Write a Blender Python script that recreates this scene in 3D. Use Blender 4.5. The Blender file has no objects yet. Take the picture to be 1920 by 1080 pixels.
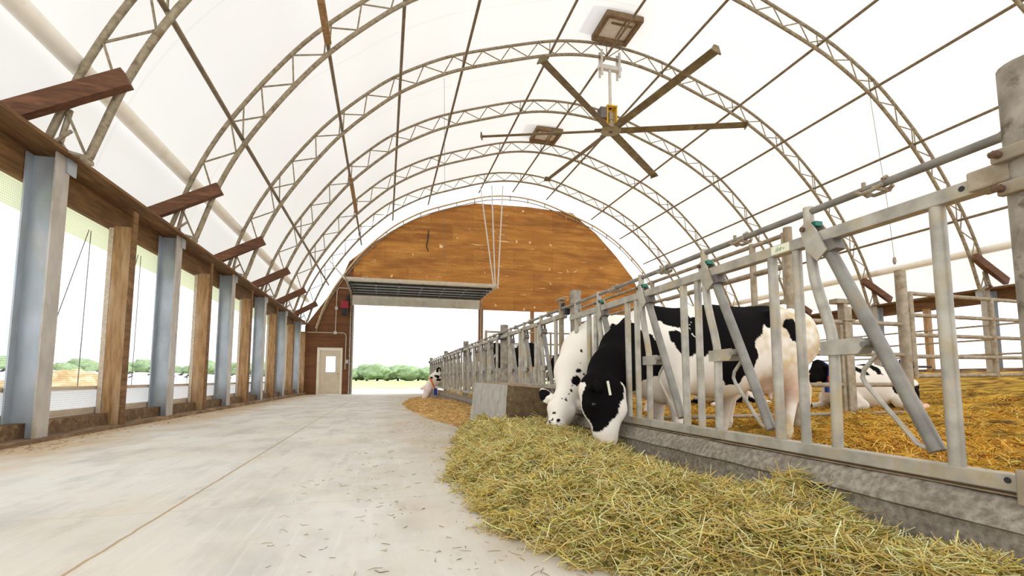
import bpy, math, random
import numpy as np
from mathutils import Vector, noise

random.seed(7)
RNG = np.random.default_rng(11)
SC = bpy.context.scene
COL = SC.collection
PI = math.pi

# ------------------------------------------------------------------ camera
F_PX, PITCH, YAW, PP_Y, CAM_H = 900.0, math.radians(5.0942), math.radians(14.8751), 629.77, 0.75
cam_d = bpy.data.cameras.new('camera')
cam = bpy.data.objects.new('camera', cam_d)
COL.objects.link(cam)
cam_d.sensor_fit = 'HORIZONTAL'
cam_d.sensor_width = 36.0
cam_d.lens = F_PX / 1920 * 36
cam_d.shift_y = (PP_Y - 540) / 1920
cam_d.clip_start, cam_d.clip_end = 0.05, 1500
cam.location = (0, 0, CAM_H)
cam.rotation_euler = (math.radians(90) + PITCH, 0, -YAW)
SC.camera = cam

# ------------------------------------------------------------------ mesh helpers
class MB:
    def __init__(self):
        self.v, self.f = [], []
    def add(self, vs, fs):
        o = len(self.v)
        self.v += [tuple(p) for p in vs]
        self.f += [tuple(i + o for i in q) for q in fs]
        return self
    def box(self, x0, x1, y0, y1, z0, z1):
        return self.add([(x0,y0,z0),(x1,y0,z0),(x1,y1,z0),(x0,y1,z0),(x0,y0,z1),(x1,y0,z1),(x1,y1,z1),(x0,y1,z1)],
                        [(0,3,2,1),(4,5,6,7),(0,1,5,4),(1,2,6,5),(2,3,7,6),(3,0,4,7)])
    def bar(self, p, q, w, h, up=(0,0,1)):
        p, q = Vector(p), Vector(q)
        d = (q - p).normalized()
        s = d.cross(Vector(up))
        if s.length < 1e-4: s = d.cross(Vector((1,0,0)))
        s.normalize(); u = s.cross(d).normalized()
        vs = []
        for c in (p, q):
            for a, b in ((-1,-1),(1,-1),(1,1),(-1,1)):
                vs.append(c + s*(a*w/2) + u*(b*h/2))
        return self.add(vs, [(3,2,1,0),(4,5,6,7),(0,1,5,4),(1,2,6,5),(2,3,7,6),(3,0,4,7)])
    def tube(self, pts, r, n=8, caps=True):
        pts = [Vector(p) for p in pts]
        rs = r if isinstance(r, (list, tuple)) else [r]*len(pts)
        vs, ref = [], None
        for i, p in enumerate(pts):
            d = (pts[min(i+1,len(pts)-1)] - pts[max(i-1,0)]).normalized()
            if ref is None:
                ref = d.cross(Vector((0,0,1)))
                if ref.length < 1e-3: ref = d.cross(Vector((1,0,0)))
            a = (ref - d*ref.dot(d)).normalized(); ref = a
            b = d.cross(a)
            for k in range(n):
                t = 2*PI*k/n
                vs.append(p + (a*math.cos(t) + b*math.sin(t))*rs[i])
        fs = []
        for i in range(len(pts)-1):
            for k in range(n):
                k2 = (k+1) % n
                fs.append((i*n+k, i*n+k2, (i+1)*n+k2, (i+1)*n+k))
        if caps:
            fs.append(tuple(range(n))[::-1]); fs.append(tuple((len(pts)-1)*n + k for k in range(n)))
        return self.add(vs, fs)
    def prism(self, poly, axis, a0, a1):
        n = len(poly)
        def P(u, w, a):
            return {'x': (a,u,w), 'y': (u,a,w), 'z': (u,w,a)}[axis]
        vs = [P(u,w,a0) for u,w in poly] + [P(u,w,a1) for u,w in poly]
        fs = [tuple(range(n)), tuple(range(n, 2*n))[::-1]]
        for i in range(n):
            j = (i+1) % n
            fs.append((j, i, n+i, n+j))
        return self.add(vs, fs)
    def sphere(self, c, r, n=10, m=7):
        rx, ry, rz = r if isinstance(r, (tuple, list)) else (r, r, r)
        vs = [(c[0],c[1],c[2]-rz)]
        for i in range(1, m):
            t = -PI/2 + PI*i/m
            for k in range(n):
                a = 2*PI*k/n
                vs.append((c[0]+rx*math.cos(t)*math.cos(a), c[1]+ry*math.cos(t)*math.sin(a), c[2]+rz*math.sin(t)))
        vs.append((c[0],c[1],c[2]+rz))
        fs = [(0, 1+(k+1)%n, 1+k) for k in range(n)]
        for i in range(m-2):
            for k in range(n):
                k2 = (k+1) % n
                fs.append((1+i*n+k, 1+i*n+k2, 1+(i+1)*n+k2, 1+(i+1)*n+k))
        o = 1+(m-2)*n
        fs += [(o+k, o+(k+1)%n, len(vs)-1) for k in range(n)]
        return self.add(vs, fs)

def worldloc(o):
    l = Vector((0,0,0))
    while o is not None:
        l += Vector(o.location); o = o.parent
    return l

def build(name, mb, mat, parent=None, smooth=False, bevel=0):
    me = bpy.data.meshes.new(name)
    if parent is not None:
        org = worldloc(parent); loc = Vector((0,0,0))
    else:
        a = np.array(mb.v); lo, hi = a.min(0), a.max(0)
        org = Vector(((lo[0]+hi[0])/2, (lo[1]+hi[1])/2, lo[2])); loc = org
    me.from_pydata([(x-org.x, y-org.y, z-org.z) for x,y,z in mb.v], [], mb.f)
    me.update()
    import bmesh
    bm = bmesh.new(); bm.from_mesh(me)
    bmesh.ops.recalc_face_normals(bm, faces=bm.faces)
    bm.to_mesh(me); bm.free()
    if smooth:
        me.polygons.foreach_set('use_smooth', [True]*len(me.polygons))
        me.set_sharp_from_angle(angle=math.radians(50))
    if mat: me.materials.append(mat)
    o = bpy.data.objects.new(name, me)
    COL.objects.link(o)
    o.location = loc
    if parent is not None: o.parent = parent
    if bevel:
        b = o.modifiers.new('bevel', 'BEVEL'); b.width = bevel; b.segments = 2; b.limit_method = 'ANGLE'
    return o

def tag(o, label=None, cat=None, group=None, kind=None):
    if label: o['label'] = label
    if cat: o['category'] = cat
    if group: o['group'] = group
    if kind: o['kind'] = kind
    return o

def thing(name, loc, label, cat, group=None):
    o = bpy.data.objects.new(name, None)
    o.empty_display_size = 0.2
    COL.objects.link(o); o.location = loc
    return tag(o, label, cat, group)

def copy_tree(o, parent=None):
    c = o.copy(); COL.objects.link(c)
    if parent is not None: c.parent = parent
    for ch in list(o.children): copy_tree(ch, c)
    return c

def np_mesh(name, verts, quads, mat, smooth=True, loc=(0,0,0), col=None, tris=None, attr='col'):
    me = bpy.data.meshes.new(name)
    v = np.asarray(verts, dtype=np.float32) - np.asarray(loc, dtype=np.float32)
    me.vertices.add(len(v)); me.vertices.foreach_set('co', v.ravel())
    q = np.asarray(quads, dtype=np.int32)
    k = q.shape[1]
    me.loops.add(q.size); me.loops.foreach_set('vertex_index', q.ravel())
    me.polygons.add(len(q)); me.polygons.foreach_set('loop_start', np.arange(0, q.size, k, dtype=np.int32))
    me.update(calc_edges=True); me.validate()
    if smooth: me.polygons.foreach_set('use_smooth', np.ones(len(me.polygons), dtype=bool))
    if col is not None:
        a = me.attributes.new(attr, 'FLOAT_COLOR', 'POINT')
        c = np.ones((len(v), 4), dtype=np.float32); c[:, :3] = col
        a.data.foreach_set('color', c.ravel())
    me.materials.append(mat)
    o = bpy.data.objects.new(name, me); COL.objects.link(o); o.location = loc
    return o

# ------------------------------------------------------------------ materials
def nodes_of(name):
    m = bpy.data.materials.new(name); m.use_nodes = True
    nt = m.node_tree; nt.nodes.clear()
    return m, nt, nt.nodes, nt.links

def mat(name, c1, c2=None, scale=4, rough=.6, metal=0, stretch=(1,1,1), bump=0, c3=None, s3=2, t3=(.55,.68), detail=6, spec=.3, obj_rand=True):
    m, nt, N, L = nodes_of(name)
    out = N.new('ShaderNodeOutputMaterial'); b = N.new('ShaderNodeBsdfPrincipled')
    L.new(b.outputs[0], out.inputs[0])
    b.inputs['Roughness'].default_value = rough; b.inputs['Metallic'].default_value = metal
    b.inputs['Specular IOR Level'].default_value = spec
    if c2 is None:
        b.inputs['Base Color'].default_value = (*c1, 1); return m
    tc = N.new('ShaderNodeTexCoord'); mp = N.new('ShaderNodeMapping')
    L.new(tc.outputs['Object'], mp.inputs['Vector']); mp.inputs['Scale'].default_value = stretch
    if obj_rand:
        oi = N.new('ShaderNodeObjectInfo'); mu = N.new('ShaderNodeMath'); mu.operation = 'MULTIPLY'; mu.inputs[1].default_value = 37
        L.new(oi.outputs['Random'], mu.inputs[0]); L.new(mu.outputs[0], mp.inputs['Location'])
    nz = N.new('ShaderNodeTexNoise'); nz.inputs['Scale'].default_value = scale; nz.inputs['Detail'].default_value = detail
    L.new(mp.outputs[0], nz.inputs['Vector'])
    cr = N.new('ShaderNodeValToRGB'); cr.color_ramp.elements[0].position = .35; cr.color_ramp.elements[1].position = .65
    cr.color_ramp.elements[0].color = (*c1,1); cr.color_ramp.elements[1].color = (*c2,1)
    L.new(nz.outputs['Fac'], cr.inputs['Fac'])
    last = cr.outputs[0]
    if c3 is not None:
        n3 = N.new('ShaderNodeTexNoise'); n3.inputs['Scale'].default_value = s3; n3.inputs['Detail'].default_value = 8
        n3.inputs['Roughness'].default_value = .65
        L.new(mp.outputs[0], n3.inputs['Vector'])
        r3 = N.new('ShaderNodeMapRange'); r3.inputs['From Min'].default_value = t3[0]; r3.inputs['From Max'].default_value = t3[1]
        L.new(n3.outputs['Fac'], r3.inputs['Value'])
        mx = N.new('ShaderNodeMix'); mx.data_type = 'RGBA'
        L.new(r3.outputs[0], mx.inputs['Factor']); L.new(last, mx.inputs['A']); mx.inputs['B'].default_value = (*c3,1)
        last = mx.outputs['Result']
    L.new(last, b.inputs['Base Color'])
    if bump:
        bp = N.new('ShaderNodeBump'); bp.inputs['Strength'].default_value = bump; bp.inputs['Distance'].default_value = .02
        L.new(nz.outputs['Fac'], bp.inputs['Height']); L.new(bp.outputs[0], b.inputs['Normal'])
    return m

def mat_attr(name, attr, rough=.7, spec=.2, fine=0, transl=0):
    m, nt, N, L = nodes_of(name)
    out = N.new('ShaderNodeOutputMaterial'); b = N.new('ShaderNodeBsdfPrincipled')
    a = N.new('ShaderNodeAttribute'); a.attribute_name = attr
    b.inputs['Roughness'].default_value = rough; b.inputs['Specular IOR Level'].default_value = spec
    L.new(a.outputs['Color'], b.inputs['Base Color'])
    if fine:
        tc = N.new('ShaderNodeTexCoord'); nz = N.new('ShaderNodeTexNoise'); nz.inputs['Scale'].default_value = fine; nz.inputs['Detail'].default_value = 4
        L.new(tc.outputs['Object'], nz.inputs['Vector'])
        bp = N.new('ShaderNodeBump'); bp.inputs['Strength'].default_value = .25; bp.inputs['Distance'].default_value = .01
        L.new(nz.outputs['Fac'], bp.inputs['Height']); L.new(bp.outputs[0], b.inputs['Normal'])
    L.new(b.outputs[0], out.inputs[0])
    if transl:
        t = N.new('ShaderNodeBsdfTranslucent'); mx = N.new('ShaderNodeMixShader'); mx.inputs[0].default_value = transl
        L.new(a.outputs['Color'], t.inputs['Color']); L.new(b.outputs[0], mx.inputs[1]); L.new(t.outputs[0], mx.inputs[2]); L.new(mx.outputs[0], out.inputs[0])
    return m

def mat_fabric(name, trans_col, diff_col, fac, seams=False):
    m, nt, N, L = nodes_of(name)
    out = N.new('ShaderNodeOutputMaterial'); t = N.new('ShaderNodeBsdfTranslucent'); d = N.new('ShaderNodeBsdfDiffuse'); mx = N.new('ShaderNodeMixShader')
    t.inputs[0].default_value = (*trans_col,1); d.inputs[0].default_value = (*diff_col,1); mx.inputs[0].default_value = fac
    L.new(t.outputs[0], mx.inputs[2]); L.new(d.outputs[0], mx.inputs[1]); L.new(mx.outputs[0], out.inputs[0])
    if seams:   # welded seams of the cover: a thin doubled strip half way between the trusses
        tc = N.new('ShaderNodeTexCoord'); sp = N.new('ShaderNodeSeparateXYZ'); L.new(tc.outputs['Object'], sp.inputs[0])
        ad = N.new('ShaderNodeMath'); ad.operation = 'ADD'; ad.inputs[1].default_value = -5.35; L.new(sp.outputs['Y'], ad.inputs[0])
        mo = N.new('ShaderNodeMath'); mo.operation = 'FLOORED_MODULO'; mo.inputs[1].default_value = 3.6; L.new(ad.outputs[0], mo.inputs[0])
        lt = N.new('ShaderNodeMath'); lt.operation = 'LESS_THAN'; lt.inputs[1].default_value = .05; L.new(mo.outputs[0], lt.inputs[0])
        cm = N.new('ShaderNodeMix'); cm.data_type = 'RGBA'; L.new(lt.outputs[0], cm.inputs['Factor'])
        cm.inputs['A'].default_value = (*trans_col,1); cm.inputs['B'].default_value = tuple(c*.88 for c in trans_col)+(1,)
        L.new(cm.outputs['Result'], t.inputs[0])
    return m

M = {}
M['galv'] = mat('galvanised steel', (.475,.435,.365), (.29,.265,.22), 9, .42, .2, c3=(.42,.335,.20), s3=5, t3=(.50,.66), bump=.08)
M['galv_dirty'] = mat('weathered galvanised steel', (.40,.33,.24), (.27,.22,.15), 9, .55, .1, c3=(.25,.17,.085), s3=5, t3=(.5,.65), bump=.12)
M['galv_dark'] = mat('grey zinc pipe', (.27,.25,.215), (.185,.17,.145), 10, .45, .25, c3=(.32,.245,.14), s3=4, t3=(.55,.7), bump=.08)
M['post_steel'] = mat('mottled old post steel', (.36,.315,.25), (.22,.185,.14), 14, .6, .1, c3=(.13,.10,.07), s3=11, t3=(.54,.66), bump=.15, detail=9)
M['truss'] = mat('truss steel', (.37,.305,.20), (.24,.19,.12), 12, .55, .1, c3=(.17,.12,.065), s3=9, t3=(.5,.66), bump=.1)
M['column'] = mat('blue grey zinc column', (.46,.50,.53), (.36,.39,.41), 5, .4, .35, stretch=(1,1,.4), c3=(.40,.33,.25), s3=2, t3=(.55,.75))
M['purlin'] = mat('dull roof pipe', (.24,.18,.11), (.16,.115,.065), 8, .55, .1, c3=(.33,.27,.18), s3=4, t3=(.56,.7))
M['flange'] = mat('tan column flange', (.50,.455,.40), (.40,.36,.31), 6, .5, .15, stretch=(1,1,.5), c3=(.33,.25,.16), s3=4, t3=(.54,.7))  # warmer tan than the web and outer flange
M['wood'] = mat('stained lumber', (.42,.245,.105), (.255,.135,.052), 7, .7, stretch=(3,3,.4), c3=(.46,.32,.19), s3=2, t3=(.5,.72))
M['beam'] = mat('dark stained board', (.20,.102,.036), (.12,.058,.021), 6, .7, stretch=(3,.4,3), c3=(.30,.15,.06), s3=2, t3=(.52,.7))
M['brace'] = mat('red brown board', (.155,.068,.03), (.095,.040,.018), 6, .65, stretch=(.6,4,4), c3=(.25,.11,.055), s3=2, t3=(.55,.7))
M['sill'] = mat('grey brown sill', (.23,.15,.09), (.15,.09,.05), 8, .9, stretch=(2,.5,2), c3=(.40,.28,.15), s3=3, t3=(.5,.65))
M['palewood'] = mat('bare pale lumber', (.60,.50,.38), (.48,.38,.27), 6, .8, stretch=(4,.4,4))
M['kick'] = mat('dirty kick board', (.12,.07,.035), (.20,.125,.065), 14, .9, c3=(.30,.2,.1), s3=8, t3=(.55,.65))
M['tube'] = mat('cream plastic tube', (.93,.87,.77), (.95,.90,.81), 3, .5, c3=(.80,.69,.54), s3=2, t3=(.55,.75))
M['fan'] = mat('fan blade metal', (.23,.175,.09), (.15,.11,.055), 5, .55, .1, c3=(.33,.27,.15), s3=3, t3=(.55,.7))
M['fan_hub'] = mat('hub metal', (.40,.34,.22), (.30,.25,.16), 8, .45, .4)
M['yellow'] = mat('yellow paint', (.80,.47,.02), (.66,.37,.02), 6, .45)
M['motor'] = mat('motor grey', (.20,.17,.15), (.12,.10,.09), 12, .5, .2)
M['white_pipe'] = mat('white painted pipe', (.70,.66,.60), (.60,.56,.5), 6, .45)
M['ventpane'] = mat('dusty pane', (.88,.79,.73), (.78,.68,.61), 8, .6, c3=(.22,.15,.09), s3=10, t3=(.63,.68))
M['ventframe'] = mat('vent frame wood', (.26,.17,.09), (.17,.105,.05), 6, .7)
M['hood'] = mat('vent hood', (.45,.45,.45), (.4,.4,.4), 3, .7)
M['door_white'] = mat('white door steel', (.72,.70,.60), (.62,.59,.48), 3, .5, c3=(.4,.35,.25), s3=6, t3=(.62,.72))
M['door_rib'] = mat('dark door rib', (.05,.045,.04), (.03,.028,.024), 5, .5, .2)
M['door_leaf'] = mat('tan steel door', (.72,.62,.46), (.65,.55,.40), 3, .5)
M['door_frame'] = mat('pale door frame', (.88,.80,.65), (.80,.71,.57), 3, .5)
M['red'] = mat('red enamel', (.42,.03,.05), (.30,.02,.035), 6, .4)
M['black'] = mat('black plastic', (.02,.02,.022), (.035,.034,.033), 6, .5)
M['green'] = mat('green plastic', (.02,.19,.13), (.015,.13,.09), 6, .4)
M['conduit'] = mat('pale conduit', (.62,.54,.42), (.54,.46,.35), 6, .5)
M['rust'] = mat('rusty bolt', (.17,.095,.06), (.10,.055,.035), 12, .7, .3)
M['concrete_curb'] = mat('curb concrete', (.36,.315,.25), (.19,.16,.12), 40, .95, c3=(.15,.12,.088), s3=3.5, t3=(.46,.72), bump=.6, detail=10)
M['curb_top'] = mat('dusty curb top', (.40,.285,.15), (.28,.19,.095), 14, .95, c3=(.17,.11,.05), s3=9, t3=(.58,.66), bump=.3)
M['rope'] = mat('grey cord', (.20,.19,.18), (.14,.13,.12), 6, .8)
M['tan_arch'] = mat('tan arch pipe', (.58,.42,.24), (.48,.34,.19), 4, .6)
M['brown_post'] = mat('brown door post', (.30,.16,.07), (.22,.11,.045), 5, .7, stretch=(2,2,.4))
M['trunk'] = mat('tree trunk bark', (.12,.09,.06), (.08,.06,.04), 5, .9)
M['leaf'] = mat('tree leaves', (.20,.29,.15), (.32,.42,.23), .9, .9, bump=.6)
M['tire'] = mat('black rubber', (.022,.022,.026), (.04,.04,.046), 5, .8)
M['plastic_white'] = mat('white silage film', (.82,.82,.82), (.74,.74,.75), 2, .35, bump=.3)
M['feedheap'] = mat('tan feed heap', (.50,.36,.19), (.40,.27,.13), 2.5, .95, bump=.8, c3=(.58,.47,.30), s3=1.5, t3=(.5,.6))
M['eye'] = mat('dark eye', (.008,.006,.005), rough=.08, spec=.6)
M['tagwhite'] = mat('ear tag plastic', (.80,.80,.62), (.75,.74,.55), 6, .4)
M['orange'] = mat('orange strap', (.75,.18,.03), (.6,.13,.02), 6, .6)
M['blue'] = mat('blue tag', (.02,.05,.32), (.015,.035,.22), 6, .4)
M['hoof'] = mat('hoof horn', (.12,.09,.06), (.07,.05,.035), 8, .6)
M['bucketgreen'] = M['green']
M['cover'] = mat_fabric('translucent roof fabric', (.98,.97,.95), (.85,.84,.82), .315, seams=True)
M['curtain_green'] = mat_fabric('pale green curtain film', (.92,.96,.66), (.80,.84,.55), .58)
M['curtain_white'] = mat_fabric('white curtain film', (.97,.97,.97), (.9,.9,.9), .62)
M['coat'] = mat_attr('cow coat', 'coat', .8, .04, fine=70)
M['straw'] = mat_attr('straw strands', 'col', .6, .12, transl=.3)

def mat_floor():
    m, nt, N, L = nodes_of('alley concrete')
    out = N.new('ShaderNodeOutputMaterial'); b = N.new('ShaderNodeBsdfPrincipled'); L.new(b.outputs[0], out.inputs[0])
    b.inputs['Roughness'].default_value = .72; b.inputs['Specular IOR Level'].default_value = .25
    tc = N.new('ShaderNodeTexCoord'); P = tc.outputs['Object']
    def noise_(scale, stretch=(1,1,1), det=8, rough=.55):
        mp = N.new('ShaderNodeMapping'); mp.inputs['Scale'].default_value = stretch; L.new(P, mp.inputs[0])
        n = N.new('ShaderNodeTexNoise'); n.inputs['Scale'].default_value = scale; n.inputs['Detail'].default_value = det; n.inputs['Roughness'].default_value = rough
        L.new(mp.outputs[0], n.inputs['Vector']); return n.outputs['Fac']
    def rng(v, a, b_, lo=0, hi=1):
        r = N.new('ShaderNodeMapRange'); r.inputs['From Min'].default_value = a; r.inputs['From Max'].default_value = b_
        r.inputs['To Min'].default_value = lo; r.inputs['To Max'].default_value = hi; L.new(v, r.inputs['Value']); return r.outputs[0]
    def mix(f, a, b_):
        x = N.new('ShaderNodeMix'); x.data_type = 'RGBA'
        L.new(f, x.inputs['Factor'])
        if isinstance(a, tuple): x.inputs['A'].default_value = (*a,1)
        else: L.new(a, x.inputs['A'])
        if isinstance(b_, tuple): x.inputs['B'].default_value = (*b_,1)
        else: L.new(b_, x.inputs['B'])
        return x.outputs['Result']
    def math_(op, a, b_=None):
        x = N.new('ShaderNodeMath'); x.operation = op
        for i, q in enumerate((a, b_)):
            if q is None: continue
            if isinstance(q, (int, float)): x.inputs[i].default_value = q
            else: L.new(q, x.inputs[i])
        return x.outputs[0]
    c = mix(rng(noise_(.55), .35, .65), (.565,.525,.455), (.68,.65,.59))
    c = mix(rng(noise_(2.2, (1,.5,1)), .48, .68, 0, .65), c, (.40,.37,.325))
    c = mix(rng(noise_(5.5, (1,.35,1), 10, .7), .55, .70, 0, .55), c, (.33,.31,.275))
    c = mix(rng(noise_(9, (2.5,.10,1), 10, .7), .52, .72, 0, .5), c, (.74,.70,.62))
    c = mix(rng(noise_(1.1), .50, .70, 0, .55), c, (.57,.47,.33))
    sp = N.new('ShaderNodeSeparateXYZ'); L.new(P, sp.inputs[0])
    wob = rng(noise_(1.6, (1,.6,1)), .3, .7, -.9, .9)
    dl = math_('SUBTRACT', math_('MULTIPLY', sp.outputs['X'], -1), 2.7)      # dirt along the left wall
    dl = rng(math_('ADD', dl, math_('MULTIPLY', wob, .55)), 0, 1.0, 0, .85)
    c = mix(dl, c, (.50,.355,.20))
    dr = rng(math_('ADD', math_('SUBTRACT', sp.outputs['X'], .25), math_('MULTIPLY', wob, .7)), -.5, 1.0, 0, .85)  # feed dust on the right
    c = mix(dr, c, (.43,.335,.21))
    jx = math_('ABSOLUTE', math_('ADD', math_('ADD', sp.outputs['X'], 1.17), math_('MULTIPLY', rng(noise_(6), 0, 1, -1, 1), .012)))
    c = mix(rng(jx, .004, .013, .9, 0), c, (.36,.25,.12))
    jy = math_('ABSOLUTE', math_('ADD', math_('FLOORED_MODULO', math_('SUBTRACT', sp.outputs['Y'], .7), 5.0), -2.5))
    c = mix(rng(jy, .003, .010, .35, 0), c, (.40,.33,.25))
    L.new(c, b.inputs['Base Color'])
    bp = N.new('ShaderNodeBump'); bp.inputs['Strength'].default_value = .12; bp.inputs['Distance'].default_value = .02
    L.new(noise_(22, (1,.5,1), 8, .6), bp.inputs['Height']); L.new(bp.outputs[0], b.inputs['Normal'])
    return m
M['floor'] = mat_floor()

def mat_ply(k1=(.36,.14,.03), k2=(.50,.215,.048), hi=(.66,.32,.075), lo=(.22,.08,.022), flecks=True):
    m, nt, N, L = nodes_of('stained plywood')
    out = N.new('ShaderNodeOutputMaterial'); b = N.new('ShaderNodeBsdfPrincipled'); L.new(b.outputs[0], out.inputs[0])
    b.inputs['Roughness'].default_value = .6; b.inputs['Specular IOR Level'].default_value = .2
    tc = N.new('ShaderNodeTexCoord'); mp = N.new('ShaderNodeMapping'); mp.inputs['Rotation'].default_value = (PI/2,0,0); L.new(tc.outputs['Object'], mp.inputs[0])
    br = N.new('ShaderNodeTexBrick'); br.inputs['Scale'].default_value = 1; br.inputs['Brick Width'].default_value = 2.44; br.inputs['Row Height'].default_value = 1.22
    br.inputs['Mortar Size'].default_value = .006; br.offset = .5
    br.inputs['Color1'].default_value = (*k1,1); br.inputs['Color2'].default_value = (*k2,1); br.inputs['Mortar'].default_value = (k1[0]*.5,k1[1]*.45,k1[2]*.5,1)
    L.new(mp.outputs[0], br.inputs['Vector'])
    def nz(scale, st, det=8, ro=.6):
        q = N.new('ShaderNodeMapping'); q.inputs['Scale'].default_value = st; L.new(tc.outputs['Object'], q.inputs[0])
        n = N.new('ShaderNodeTexNoise'); n.inputs['Scale'].default_value = scale; n.inputs['Detail'].default_value = det; n.inputs['Roughness'].default_value = ro
        L.new(q.outputs[0], n.inputs['Vector']); return n.outputs['Fac']
    def rng(v, a, b_, lo=0, hi=1):
        r = N.new('ShaderNodeMapRange'); r.inputs['From Min'].default_value = a; r.inputs['From Max'].default_value = b_
        r.inputs['To Min'].default_value = lo; r.inputs['To Max'].default_value = hi; L.new(v, r.inputs['Value']); return r.outputs[0]
    def mix(f, a, b_):
        x = N.new('ShaderNodeMix'); x.data_type = 'RGBA'; L.new(f, x.inputs['Factor']); L.new(a, x.inputs['A']); x.inputs['B'].default_value = (*b_,1); return x.outputs['Result']
    c = br.outputs['Color']
    c = mix(rng(nz(1.2, (.35,1,2.6)), .44, .64, 0, .8), c, hi)
    c = mix(rng(nz(12, (.5,1,3), 6, .75), .48, .75, 0, .55), c, lo)
    c = mix(rng(nz(.8, (.3,1,2.0)), .5, .62, 0, .6), c, lo)
    if flecks:
        c = mix(rng(nz(1.9, (1.3,1,1.1)), .665, .685, 0, .95), c, (.92,.66,.36))
        c = mix(rng(nz(2.6, (.3,1,3.4), 4), .68, .70, 0, .95), c, (.90,.64,.34))
    L.new(c, b.inputs['Base Color'])
    return m
M['ply'] = mat_ply()
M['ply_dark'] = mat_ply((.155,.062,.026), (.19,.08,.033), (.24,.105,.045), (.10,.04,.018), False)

def mat_net():
    m, nt, N, L = nodes_of('bird netting')
    out = N.new('ShaderNodeOutputMaterial'); d = N.new('ShaderNodeBsdfDiffuse'); t = N.new('ShaderNodeBsdfTransparent'); mx = N.new('ShaderNodeMixShader')
    d.inputs[0].default_value = (.32,.32,.33,1)
    tc = N.new('ShaderNodeTexCoord'); sp = N.new('ShaderNodeSeparateXYZ'); L.new(tc.outputs['Object'], sp.inputs[0])
    def wire(o):
        a = N.new('ShaderNodeMath'); a.operation = 'FLOORED_MODULO'; a.inputs[1].default_value = .03; L.new(o, a.inputs[0])
        b = N.new('ShaderNodeMath'); b.operation = 'LESS_THAN'; b.inputs[1].default_value = .0022; L.new(a.outputs[0], b.inputs[0]); return b.outputs[0]
    mm = N.new('ShaderNodeMath'); mm.operation = 'MAXIMUM'; L.new(wire(sp.outputs['Y']), mm.inputs[0]); L.new(wire(sp.outputs['Z']), mm.inputs[1])
    L.new(mm.outputs[0], mx.inputs[0]); L.new(t.outputs[0], mx.inputs[1]); L.new(d.outputs[0], mx.inputs[2]); L.new(mx.outputs[0], out.inputs[0])
    return m
M['net'] = mat_net()

def mat_glass():
    m, nt, N, L = nodes_of('window glass')
    out = N.new('ShaderNodeOutputMaterial'); g = N.new('ShaderNodeBsdfGlossy'); t = N.new('ShaderNodeBsdfTransparent'); mx = N.new('ShaderNodeMixShader')
    g.inputs['Roughness'].default_value = .05; mx.inputs[0].default_value = .08
    L.new(t.outputs[0], mx.inputs[1]); L.new(g.outputs[0], mx.inputs[2]); L.new(mx.outputs[0], out.inputs[0]); return m
M['glass'] = mat_glass()

# ------------------------------------------------------------------ building constants
CX = 7.2                                   # ridge line
TR_Y = [7.05 + 3.6*k for k in range(6)]    # trusses
END_Y = 26.9
def floor_z(y): return -0.0038*max(0, y-8)
PROF = [(0,11.74),(1.05,11.68),(2.1,11.47),(3.45,11.04),(5.05,10.46),(6.0,9.98),(6.95,9.37),(7.8,8.62),(8.53,7.87),(9.04,7.23),(9.6,6.42),(10.13,5.54),(10.55,4.6),(10.88,3.55)]
def arc_pts(off=0.0, n=90, zmin=None):
    """inner chord profile as (X, Z) from the left foot to the right foot, moved outwards by off"""
    u = [p[0] for p in PROF]; z = [p[1] for p in PROF]
    full = [(-a,b) for a,b in zip(u[::-1], z[::-1])] + list(zip(u[1:], z[1:]))
    P = [Vector(p) for p in full]
    P = [P[0]*2-P[1]] + P + [P[-1]*2-P[-2]]
    out = []
    for i in range(1, len(P)-2):
        for k in range(6):
            t = k/6
            a,b,c,d = P[i-1],P[i],P[i+1],P[i+2]
            q = .5*((2*b) + (c-a)*t + (2*a-5*b+4*c-d)*t*t + (3*b-a-3*c+d)*t*t*t)
            out.append(q)
    out.append(P[-2])
    # resample
    L_ = [0]
    for i in range(1, len(out)): L_.append(L_[-1] + (out[i]-out[i-1]).length)
    xs = np.interp(np.linspace(0, L_[-1], n), L_, [p.x for p in out]); zs = np.interp(np.linspace(0, L_[-1], n), L_, [p.y for p in out])
    res = []
    for i in range(n):
        i0, i1 = max(i-1,0), min(i+1,n-1)
        tx, tz = xs[i1]-xs[i0], zs[i1]-zs[i0]
        l = math.hypot(tx, tz)
        res.append((CX + xs[i] - tz/l*off, zs[i] + tx/l*off))
    return res

# ================================================================== SETTING
# floor: gently falling to the far door
mb = MB()
ys = [-3, 8, 17, 26.9, 27.6]
for a, b in zip(ys[:-1], ys[1:]):
    mb.add([(-4.35,a,floor_z(a)),(2.1,a,floor_z(a)),(2.1,b,floor_z(b)),(-4.35,b,floor_z(b))], [(0,1,2,3)])
    if b > 26: pass
mb.add([(2.1,17,floor_z(17)),(5.6,17,floor_z(17)),(5.6,27.6,floor_z(27.6)),(2.1,27.6,floor_z(27.6))], [(0,1,2,3)])
fl = build('floor', mb, M['floor']); tag(fl, kind='structure', label='pale dusty concrete floor of the feed alley')
# keep the shader in world coordinates
for v in fl.data.vertices: v.co += fl.location
fl.location = (0,0,0)

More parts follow.
